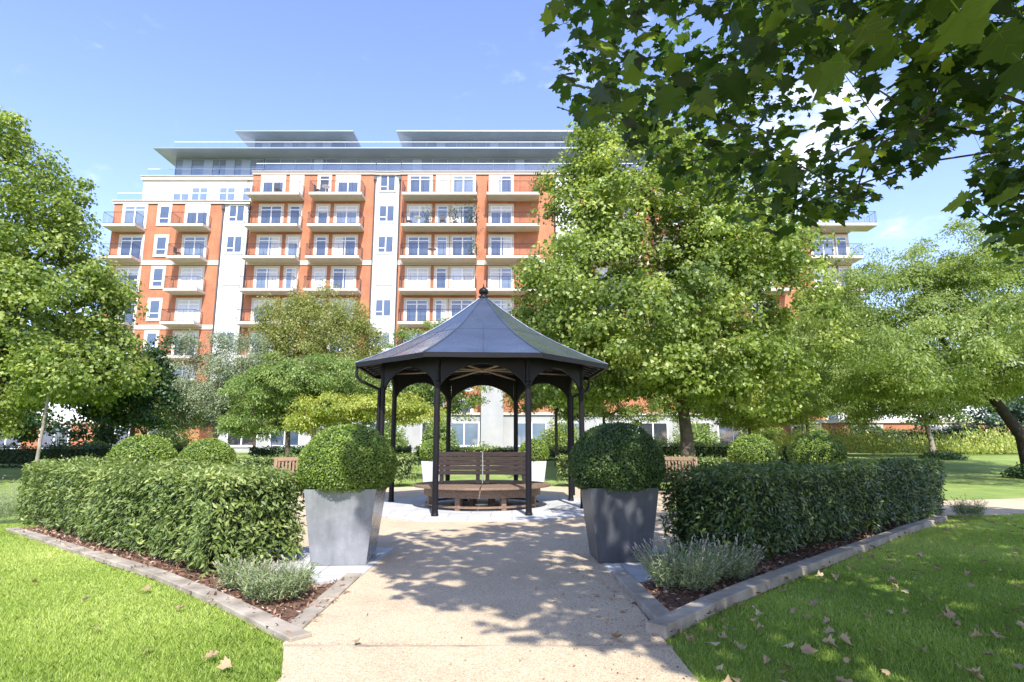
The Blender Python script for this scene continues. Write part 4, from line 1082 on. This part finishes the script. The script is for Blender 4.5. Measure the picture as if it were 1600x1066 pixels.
r3 = np.random.default_rng(31)
Nc = 16000
C = np.stack([r3.uniform(-1.6, 11, Nc), r3.uniform(-5.5, 9.5, Nc), r3.uniform(2.9, 7.2, Nc)], -1)
C = C[ok_leaf(C)]
px, py, d = proj(C[:, 0], C[:, 1], C[:, 2])
vis = (d > .2) & (px > 800) & (px < 1700) & (py > -60) & (py < 480)
cn = wob(C, 1.5, 3.0) + r3.normal(0, .18, len(C))
dist_ = np.linalg.norm(C - np.array((0, 0, CAM_H)), axis=1)
gapd = ((px - 1235) / 62) ** 2 + ((py - 205) / 34) ** 2 < 1
vsel = vis & (cn < .06) & (dist_ > 3.1) & ~gapd
keepv = C[vsel][:300]; keepn = C[~vis][:1700]
C = np.concatenate([keepv, keepn])
per = 22
idx = np.repeat(np.arange(len(C)), per); n = len(idx)
q = r3.normal(size=(n, 3)); q /= np.linalg.norm(q, axis=1, keepdims=True); q *= (r3.uniform(0, 1, n) ** .4)[:, None] * np.array((1, 1, .55))
Pz = C[idx] + q * .36
okk = ok_leaf(Pz) & ((gaps(Pz) < np.where(Pz[:, 0] + sx * Pz[:, 2] > 1.3, .9, .6) + r3.normal(0, .15, n)) | ((np.abs(Pz[:, 0] + sx * Pz[:, 2] - 1.3) < 1.1) & (np.abs(Pz[:, 1] + sy * Pz[:, 2] - 7.6) < 1.3))); Pz = Pz[okk]; q = q[okk]; n = len(Pz)
ot = empty('plane_tree', (8.6, -5.2, 0), 'dark overhanging plane tree whose lobed leaves hang in at the top right', 'tree')
Bz = np.array((8.6, -5.2, 0))
nr = q * .3 + r3.normal(size=(n, 3)) * .45 + (0, 0, .9)
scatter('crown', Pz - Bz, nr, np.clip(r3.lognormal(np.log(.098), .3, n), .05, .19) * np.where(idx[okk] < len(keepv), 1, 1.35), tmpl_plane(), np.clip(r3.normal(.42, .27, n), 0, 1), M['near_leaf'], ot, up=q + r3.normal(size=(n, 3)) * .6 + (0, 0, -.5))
mb = limbs([np.array(p) - Bz for p in [(8.6, -5.2, 0), (8.5, -5.1, 2.2), (7.9, -4.2, 4.4), (7.5, -2.8, 6.0), (7.0, -1.6, 7.2)]], .30, C[r3.permutation(len(C))[:560]] - Bz, .0021, seed=4, bend=.1)
mb.build('trunk', M['trunk'], ot, smooth=True)
# a few large leaves close to the lens
big = [(1500, 18, 1.9, .21, .75), (1320, 95, 2.1, .17, .5), (1400, 70, 2.3, .15, .35), (1595, 95, 1.9, .2, .1), (1510, 310, 2.4, .115, .95), (1590, 300, 2.3, .13, .7), (1235, 8, 2.2, .14, .85), (1350, 40, 2.2, .15, .55), (1450, 20, 2.3, .16, .5), (1560, 50, 2.1, .18, .35), (1160, 12, 2.5, .13, .3), (1585, 365, 2.6, .12, .3)]
Pb = np.array([at(a, b_, c_) for a, b_, c_, s_, t_ in big]); nb_ = len(Pb)
scatter('low_leaves', Pb - Bz, np.stack([r3.normal(0, .35, nb_), r3.normal(-.55, .2, nb_), r3.normal(-.9, .2, nb_)], -1), np.array([b_[3] for b_ in big]), tmpl_big(), np.array([b_[4] for b_ in big]),
        leafmat('large_plane_leaf', (.035, .07, .02), (.075, .125, .02), (.19, .26, .05), .4, .42), ot, up=np.stack([r3.normal(0, .6, nb_), r3.normal(0, .2, nb_), np.full(nb_, -1.0)], -1))  # separate green ramp for the large near leaves

# ------------------------------------------------------------------ the building
YW = 53.0
bd = empty('apartment_building', (0, YW, 0), 'long brick and white apartment block with balconies and glass penthouses behind the garden', 'building')


def part(name, mat, fn, parent=bd, bevel=0):
    mb = MB(); fn(mb); return mb.build(name, mat, parent, bevel=bevel)


def B(x0, x1, y0, y1, z0, z1): return lambda mb: mb.box(x0, x1, y0, y1, z0, z1)


GZ = .7
# brick volumes (local y=0 is the wall plane)
part('brick_wall', M['brick'], B(-37.0, -26.9, 0, 14, GZ, 23.4))
part('brick_wall', M['brick'], B(-24.3, -12.9, 0, 14, GZ, 26.3))
part('brick_wall', M['brick'], B(-10.4, 3.9, 0, 14, GZ, 26.3))
part('brick_wall', M['brick'], B(6.3, 17.5, 0, 14, GZ, 26.3))
part('brick_wall', M['brick'], B(19.9, 31.0, 0, 14, GZ, 20.6))
for x0, x1, zt in ((-26.9, -24.3, 23.4), (-12.9, -10.4, 26.3), (3.9, 6.3, 26.3), (17.5, 19.9, 20.6)):
    part('rendered_wall', M['render'], B(x0 + .12, x1 - .12, .1, 14, GZ, zt - .02))
    for xx in (x0 + .1, x1 - .1):
        dp = MB(); dp.tube((xx, -.06, GZ), (xx, -.06, zt - .3), .05, .05, 8); dp.box(xx - .12, xx + .12, -.2, .0, zt - .5, zt - .15); dp.build('downpipe', M['pipe'], bd)
# parapets
for x0, x1, z0 in ((-37.15, -26.75, 23.4), (-26.74, -24.35, 23.38), (-24.34, -12.85, 26.3), (-12.84, -10.45, 26.28), (-10.44, 3.95, 26.3), (3.96, 6.25, 26.28), (6.26, 17.6, 26.3), (17.61, 31.2, 20.6)):
    def f_(mb, x0=x0, x1=x1, z0=z0):
        mb.box(x0, x1, -.12, 14.1, z0 + .05, z0 + .30); mb.box(x0 - .04, x1 + .04 if x1 in (-26.75, 31.2) else x1, -.22, 14.2, z0 + .303, z0 + .36)
    part('parapet', M['stone'], f_)
# string courses
for x0, x1, zz in [(-37.05, -26.85, z_) for z_ in (17.55, 11.55, 5.6)] + [(a, b_, z_) for a, b_ in ((-24.35, -12.85), (-10.45, 3.95), (6.25, 17.5), (19.9, 31.1)) for z_ in (17.55, 8.55)]:
    part('string_course', M['stone'], B(x0, x1, -.07, .05, zz, zz + .42))
# white set-back storeys
part('setback_wall', M['render'], B(-36.2, -24.36, 2.6, 13, 23.5, 27.0))
part('setback_wall', M['render'], B(17.62, 24, 2.6, 13, 20.7, 25.0))
part('parapet', M['stone'], lambda mb: (mb.box(-36.4, -24.38, 2.4, 13.2, 27.0, 27.35), mb.box(-36.45, -24.4, 2.3, 13.3, 27.353, 27.4)))


def windowunit(kind):
    """surround (part) > frame, pane (sub-parts); origin at bottom centre on the wall plane"""
    w_, h_ = dict(door=(1.95, 2.25), narrow=(.95, 2.25), small=(.95, 1.75), shaft=(1.45, 1.6), terrace=(1.6, 1.5), ground=(2.4, 1.9))[kind]
    s_ = MB(); t = .2
    if kind in ('door', 'narrow'):
        s_.box(-w_ / 2 - t, -w_ / 2, -.07, .05, 0, h_ + t); s_.box(w_ / 2, w_ / 2 + t, -.07, .05, 0, h_ + t); s_.box(-w_ / 2, w_ / 2, -.07, .05, h_, h_ + t)
    elif kind == 'small':
        s_.box(-w_ / 2 - t, -w_ / 2, -.07, .05, -t, h_ + t); s_.box(w_ / 2, w_ / 2 + t, -.07, .05, -t, h_ + t); s_.box(-w_ / 2, w_ / 2, -.07, .05, h_, h_ + t); s_.box(-w_ / 2, w_ / 2, -.09, .05, -t, 0)
    else:
        s_.box(-w_ / 2 - .08, w_ / 2 + .08, -.08, .05, -.1, 0); s_.box(-w_ / 2 - .08, w_ / 2 + .08, -.05, .05, h_, h_ + .06)
        for q_ in (-1, 1): s_.box(q_ * (w_ / 2 + .03) - .029, q_ * (w_ / 2 + .03) + .029, -.05, .05, 0, h_)
    f_ = MB(); e = .07
    f_.box(-w_ / 2, -w_ / 2 + e, -.035, .04, 0, h_); f_.box(w_ / 2 - e, w_ / 2, -.035, .04, 0, h_); f_.box(-w_ / 2 + e, w_ / 2 - e, -.035, .04, 0, e); f_.box(-w_ / 2 + e, w_ / 2 - e, -.035, .04, h_ - e, h_)
    if kind in ('door', 'shaft', 'terrace', 'ground'): f_.box(-.05, .05, -.04, .04, e, h_ - e)
    if kind == 'small': f_.box(-w_ / 2 + e, w_ / 2 - e, -.04, .04, .5, .57)
    if kind == 'shaft': f_.box(-w_ / 2 + e, -.05, -.04, .04, .42, .5)
    if kind in ('door', 'narrow'): f_.box(-w_ / 2 + e, w_ / 2 - e, -.035, .04, h_ - .42, h_ - .34)
    p_ = MB(); p_.box(-w_ / 2 + e, w_ / 2 - e, -.006, .03, e, h_ - e)
    bl = MB(); bl.box(-w_ / 2 + e, w_ / 2 - e, -.018, -.008, h_ - e - .6, h_ - e)
    cu = MB()
    for j_ in range(5): x_ = -w_ / 2 + e + j_ * w_ * .075; cu.box(x_, x_ + w_ * .0749, -.014 - .004 * (j_ % 2), -.009, e, h_ - e)
    nm = {'door': 'balcony_door'}.get(kind, 'window')
    ms_ = {}
    for k_, mb in (('s', s_), ('f', f_), ('p', p_), ('b', bl), ('c', cu)):
        me = bpy.data.meshes.new(nm); me.from_pydata(mb.v, [], mb.f); me.update(); ms_[k_] = me
    ms_['s'].materials.append(M['stone'] if kind in ('door', 'narrow', 'small') else M['render']); ms_['f'].materials.append(M['pvc']); ms_['b'].materials.append(M['curtain']); ms_['c'].materials.append(M['curtain'])
    panes = []
    for g in ('glass_blue', 'glass_mid', 'glass_pale', 'glass_dark'):
        c = ms_['p'].copy(); c.materials.append(M[g]); panes.append(c)
    return nm, ms_, panes


UNITS = {k: windowunit(k) for k in ('door', 'narrow', 'small', 'shaft', 'terrace', 'ground')}
wr = random.Random(12)


def window(kind, x, z, y=0.0, pane=None, blind=None):
    nm, ms_, panes = UNITS[kind]
    o = bpy.data.objects.new(nm, ms_['s']); COL.objects.link(o); o.parent = bd; o.location = (x, y, z)
    f_ = bpy.data.objects.new('frame', ms_['f']); COL.objects.link(f_); f_.parent = o
    g = pane if pane is not None else wr.choices((0, 1, 2, 3), (6, 4, 2, 1))[0]
    p_ = bpy.data.objects.new('pane', panes[g]); COL.objects.link(p_); p_.parent = o
    if blind if blind is not None else wr.random() < .3:
        b_ = bpy.data.objects.new('blind', ms_['b']); COL.objects.link(b_); b_.parent = o
    elif kind in ('door', 'narrow') and wr.random() < .35:
        b_ = bpy.data.objects.new('curtain', ms_['c']); COL.objects.link(b_); b_.parent = o; b_.scale = (wr.choice((-1, 1)), 1, 1)
    return o


_bal = {}


def balcony(x0, x1, z, dep=1.5):
    W = round(x1 - x0, 2)
    if W not in _bal:
        a = MB(); a.box(-W / 2, W / 2, -dep, -.001, -.25, 0); a.box(-W / 2 + .08, W / 2 - .08, -dep + .08, -.002, -.30, -.252)
        r_ = MB(); t = .018
        for (p, q) in (((-W / 2 + .04, -dep + .05), (W / 2 - .04, -dep + .05)), ((-W / 2 + .04, -dep + .05), (-W / 2 + .04, -.03)), ((W / 2 - .04, -dep + .05), (W / 2 - .04, -.03))):
            L_ = math.hypot(q[0] - p[0], q[1] - p[1]); k = int(L_ / .12)
            r_.tube((*p, 1.08), (*q, 1.08), .022, .022, 4); r_.tube((*p, .06), (*q, .06), .014, .014, 4)
            for i in range(k + 1):
                u = i / k; r_.tube((p[0] + (q[0] - p[0]) * u, p[1] + (q[1] - p[1]) * u, 0), (p[0] + (q[0] - p[0]) * u, p[1] + (q[1] - p[1]) * u, 1.08), .0065 if i % 8 else .016, None, 4, cap=False)
        me1 = bpy.data.meshes.new('balcony'); me1.from_pydata(a.v, [], a.f); me1.materials.append(M['slabstone']); me1.update()
        me2 = bpy.data.meshes.new('railing'); me2.from_pydata(r_.v, [], r_.f); me2.materials.append(M['railing']); me2.update()
        _bal[W] = (me1, me2)
    o = bpy.data.objects.new('balcony', _bal[W][0]); COL.objects.link(o); o.parent = bd; o.location = ((x0 + x1) / 2, 0, z)
    r_ = bpy.data.objects.new('railing', _bal[W][1]); COL.objects.link(r_); r_.parent = o
    return o


# left wing
for k in range(7):
    z = 21 - 3 * k
    window('small', -33.0 + .75, z + .5, pane=0, blind=False)
    for (x0, x1, xd) in ((-36.9, -33.9, -35.0), (-30.8, -27.8, -29.2)):
        if z >= 6: balcony(x0, x1, z)
        window('door', xd, z)
    window('shaft', -25.6, z + .75, .1, blind=False)
# centre left bay
for k in range(8):
    z = 24 - 3 * k
    if z >= 6:
        balcony(-24.15, -19.35, z); balcony(-18.45, -13.65, z)
    window('door', -22.35, z); window('narrow', -20.15, z); window('narrow', -17.55, z); window('door', -15.35, z)
    window('shaft', -11.65, z + .75, .1, blind=False)
# centre bay
for k in range(8):
    z = 24 - 3 * k
    if z >= 9: balcony(-10.0, -3.2, z)
    if z >= 12: balcony(-2.3, 2.5, z)
    window('door', -8.6, z); window('narrow', -6.45, z); window('door', -4.55, z)
    if z >= 12: window('door', -1.0, z)
# through the big tree
for z in (24, 21, 18, 15, 12):
    balcony(7.0, 11.8, z); window('door', 8.8, z); window('narrow', 11.0, z)
    balcony(12.7, 17.0, z); window('door', 14.9, z)
# right wing
for k in range(6):
    z = 18 - 3 * k
    if z >= 6: balcony(26.6, 31.35, z); balcony(20.5, 24.8, z)
    window('door', 28.6, z); window('narrow', 30.3, z); window('door', 22.6, z)
balcony(26.9, 32.9, 21.05)
# terrace windows of the white storey
for x_ in (-32.4, -30.6, -27.9, -25.6): window('terrace', x_, 24.75, 2.6, 1, x_ < -31)


# roof terraces: glass balustrades, penthouses and canopies
def balus(x0, x1, y, z, h=1.05):
    def f_(mb):
        k = max(1, round((x1 - x0) / 1.6)); s = (x1 - x0) / k
        for i in range(k): mb.box(x0 + i * s + .01, x0 + (i + 1) * s - .01, y, y + .02, z, z + h)
    o = part('glass_balustrade', M['balustrade'], f_)
    def r_(mb):
        mb.box(x0, x1, y - .015, y + .035, z + h + .001, z + h + .04)
    part('handrail', M['pvc'], r_, o)
    return o


def penthouse(x0, x1, y0, y1, z0, z1):
    def f_(mb): mb.box(x0, x1, y0, y1, z0, z1)
    o = part('penthouse_glazing', M['glass_mid'], f_)
    def m_(mb):
        k = round((x1 - x0) / 1.5)
        for i in range(k + 1):
            xx = x0 + (x1 - x0) * i / k; mb.box(xx - .035, xx + .035, y0 - .05, y0 - .003, z0, z1)
        mb.box(x0, x1, y0 - .04, y0 - .004, z1 - .12, z1 - .002)
        for xx in (x0 + (x1 - x0) * .13, x0 + (x1 - x0) * .37, x0 + (x1 - x0) * .62, x0 + (x1 - x0) * .8): mb.box(xx - .45, xx + .45, y0 - .06, y0 - .006, z0, z1 - .15)
    part('mullion', M['metal_roof'], m_, o)
    return o


def canopy(x0, x1, y0, y1, z):
    def f_(mb):
        # thin leading edge, thickening inwards
        e = 1.6
        mb.add([(x0, y0, z), (x1, y0, z), (x1, y1, z), (x0, y1, z), (x0 + e, y0 + e, z - .13), (x1 - e, y0 + e, z - .13), (x1 - e, y1 - e, z - .13), (x0 + e, y1 - e, z - .13),
                (x0, y0, z + .12), (x1, y0, z + .12), (x1, y1, z + .12), (x0, y1, z + .12)],
               [(0, 4, 5, 1), (1, 5, 6, 2), (2, 6, 7, 3), (3, 7, 4, 0), (4, 7, 6, 5), (0, 1, 9, 8), (1, 2, 10, 9), (2, 3, 11, 10), (3, 0, 8, 11), (8, 9, 10, 11)])
    return part('roof_canopy', M['metal_roof'], f_)


penthouse(-33.3, -24.6, 2.75, 12, 27.41, 29.36)
penthouse(-24.4, 16.2, 2.65, 12, 26.7, 29.36)
canopy(-34.6, 17.6, .9, 13, 29.5)
part('penthouse_floor', M['render'], B(-33.5, 16, 2, 12.2, 29.64, 29.7))
penthouse(-26.2, -17.0, 4.0, 11, 29.72, 31.91)
canopy(-27.6, -15.8, 2.3, 12, 32.05)
penthouse(-10.2, 12.5, 4.0, 11, 29.72, 31.91)
canopy(-11.5, 14, 2.3, 12, 32.05)
balus(-33.0, 16.5, 1.6, 29.66, .85)
balus(-36.0, -24.5, 2.7, 27.42, .8)
balus(-24.2, -12.9, .25, 26.75, .85); balus(-12.8, -10.5, .25, 26.74, .85); balus(-10.4, 17.2, .25, 26.75, .85)
balus(-37.0, -24.5, .2, 23.85, .75)
balus(18, 31, .3, 21.06, .75)
# ground floor: white rendered front with a porch
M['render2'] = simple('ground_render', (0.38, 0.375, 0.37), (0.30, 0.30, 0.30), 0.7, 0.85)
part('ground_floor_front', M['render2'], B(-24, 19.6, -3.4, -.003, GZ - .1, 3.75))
part('ground_floor_front', M['brick'], B(19.9, 45, -3.4, -.003, GZ - .1, 3.1))
part('ground_floor_front', M['brick'], B(-45, -26, -2.4, -.003, GZ - .1, 3.1))
part('coping', M['stone'], lambda mb: (mb.box(-24.1, 19.7, -3.55, -.004, 3.753, 3.95), mb.box(19.85, 45, -3.55, -.004, 3.103, 3.35), mb.box(-45, -26, -2.55, -.004, 3.103, 3.35)))
part('porch', M['render2'], lambda mb: (mb.box(-2.5, -.7, -4.2, -3.403, GZ - .1, 7.6), mb.box(-2.5, -.7, -3.397, -.005, 3.96, 7.6)))
for x_ in (-22, -18.5, -14, -10.5, -6.2, -3.9, 1.6, 4.6, 8.2, 11.5, 15, 18): window('ground', x_, 1.25, -3.41, wr.choice((1, 3, 0)), False)
for x_ in (24, 29, 35): window('ground', x_, 1.0, -3.41, 0, False)
for x_ in (-42, -38, -33, -29): window('ground', x_, 1.0, -2.41, 0, False)


# ------------------------------------------------------------------ balcony life
def plantpot(x, z, y, s, label):
    o = empty('potted_plant', (x, YW + y, z), label, 'potted plant')
    p_ = MB(); p_.lathe([(.11 * s, 0), (.16 * s, .3 * s), (.13 * s, .3 * s)], 12); p_.build('pot', M['pipe'], o)
    n = 160; v = rng.normal(size=(n, 3)) * np.array((.24, .2, .38)) * s + (0, 0, .75 * s)
    scatter('foliage', v, rng.normal(size=(n, 3)), .16 * s, tmpl_simple(.4), rng.uniform(0, 1, n), M['dark_leaf'], o)
    return o


def chair(x, z, y, rz, label):
    o = empty('balcony_chair', (x, YW + y, z), label, 'chair', rz=rz)
    a = MB(); a.box(-.24, .24, -.24, .24, .40, .45); a.build('seat', M['pipe'], o)
    a = MB(); a.box(-.24, .24, .2, .25, .452, .9); a.build('backrest', M['pipe'], o)
    for sx_ in (-1, 1):
        for sy_ in (-1, 1):
            a = MB(); a.box(sx_ * .21 - .02, sx_ * .21 + .02, sy_ * .2 - .02, sy_ * .2 + .02, 0, .398); a.build('leg', M['pipe'], o)
    return o


def table(x, z, y, label, mat='pvc'):
    o = empty('balcony_table', (x, YW + y, z), label, 'table')
    a = MB(); a.lathe([(.38, .70), (.40, .72), (.38, .74)], 20); a.build('table_top', M[mat], o)
    a = MB(); a.tube((0, 0, 0), (0, 0, .70), .03, .03, 8); a.lathe([(.22, 0), (.2, .03)], 16); a.build('pedestal', M[mat], o)
    return o


plantpot(-3.7, 21, -.9, 1.5, 'large leafy plant at the right end of the second wide balcony from the top')
plantpot(-5.2, 21, -.8, 1.3, 'leafy plant left of the large one on the second balcony of the centre bay')
plantpot(-7.7, 21, -.9, 1.2, 'thin dark plant by the left window of the second wide balcony')
plantpot(-3.55, 18, -.9, 1.2, 'tall plant in dark pot at right of the third wide balcony')
plantpot(2.2, 24, -1.0, 1.4, 'yellowing plant at the right end of the top balcony beside the central tree')
chair(-9.4, 21, -.9, R(90), 'dark chair at the left end of the second wide balcony')
chair(-6.3, 21, -1.0, R(180), 'dark chair in front of the narrow window of the second wide balcony')
chair(-17.9, 24, -.9, R(90), 'dark chair at the left end of the top balcony beside the white shaft bay')
chair(-21.5, 24, -1.0, R(180), 'dark chair on the top balcony of the left brick bay')
chair(-30.2, 18, -.9, R(90), 'chair on the left wing balcony one below the top')
table(-8.6, 21, -1.0, 'white round table on the second wide balcony of the centre bay')
table(-17.1, 24, -1.0, 'white round table on the top balcony beside the dark chair')
table(-7.2, 18, -1.0, 'round table on the third wide balcony of the centre bay', 'teak')
table(-28.8, 9, -1.0, 'wooden table on the low balcony of the left wing', 'teak')
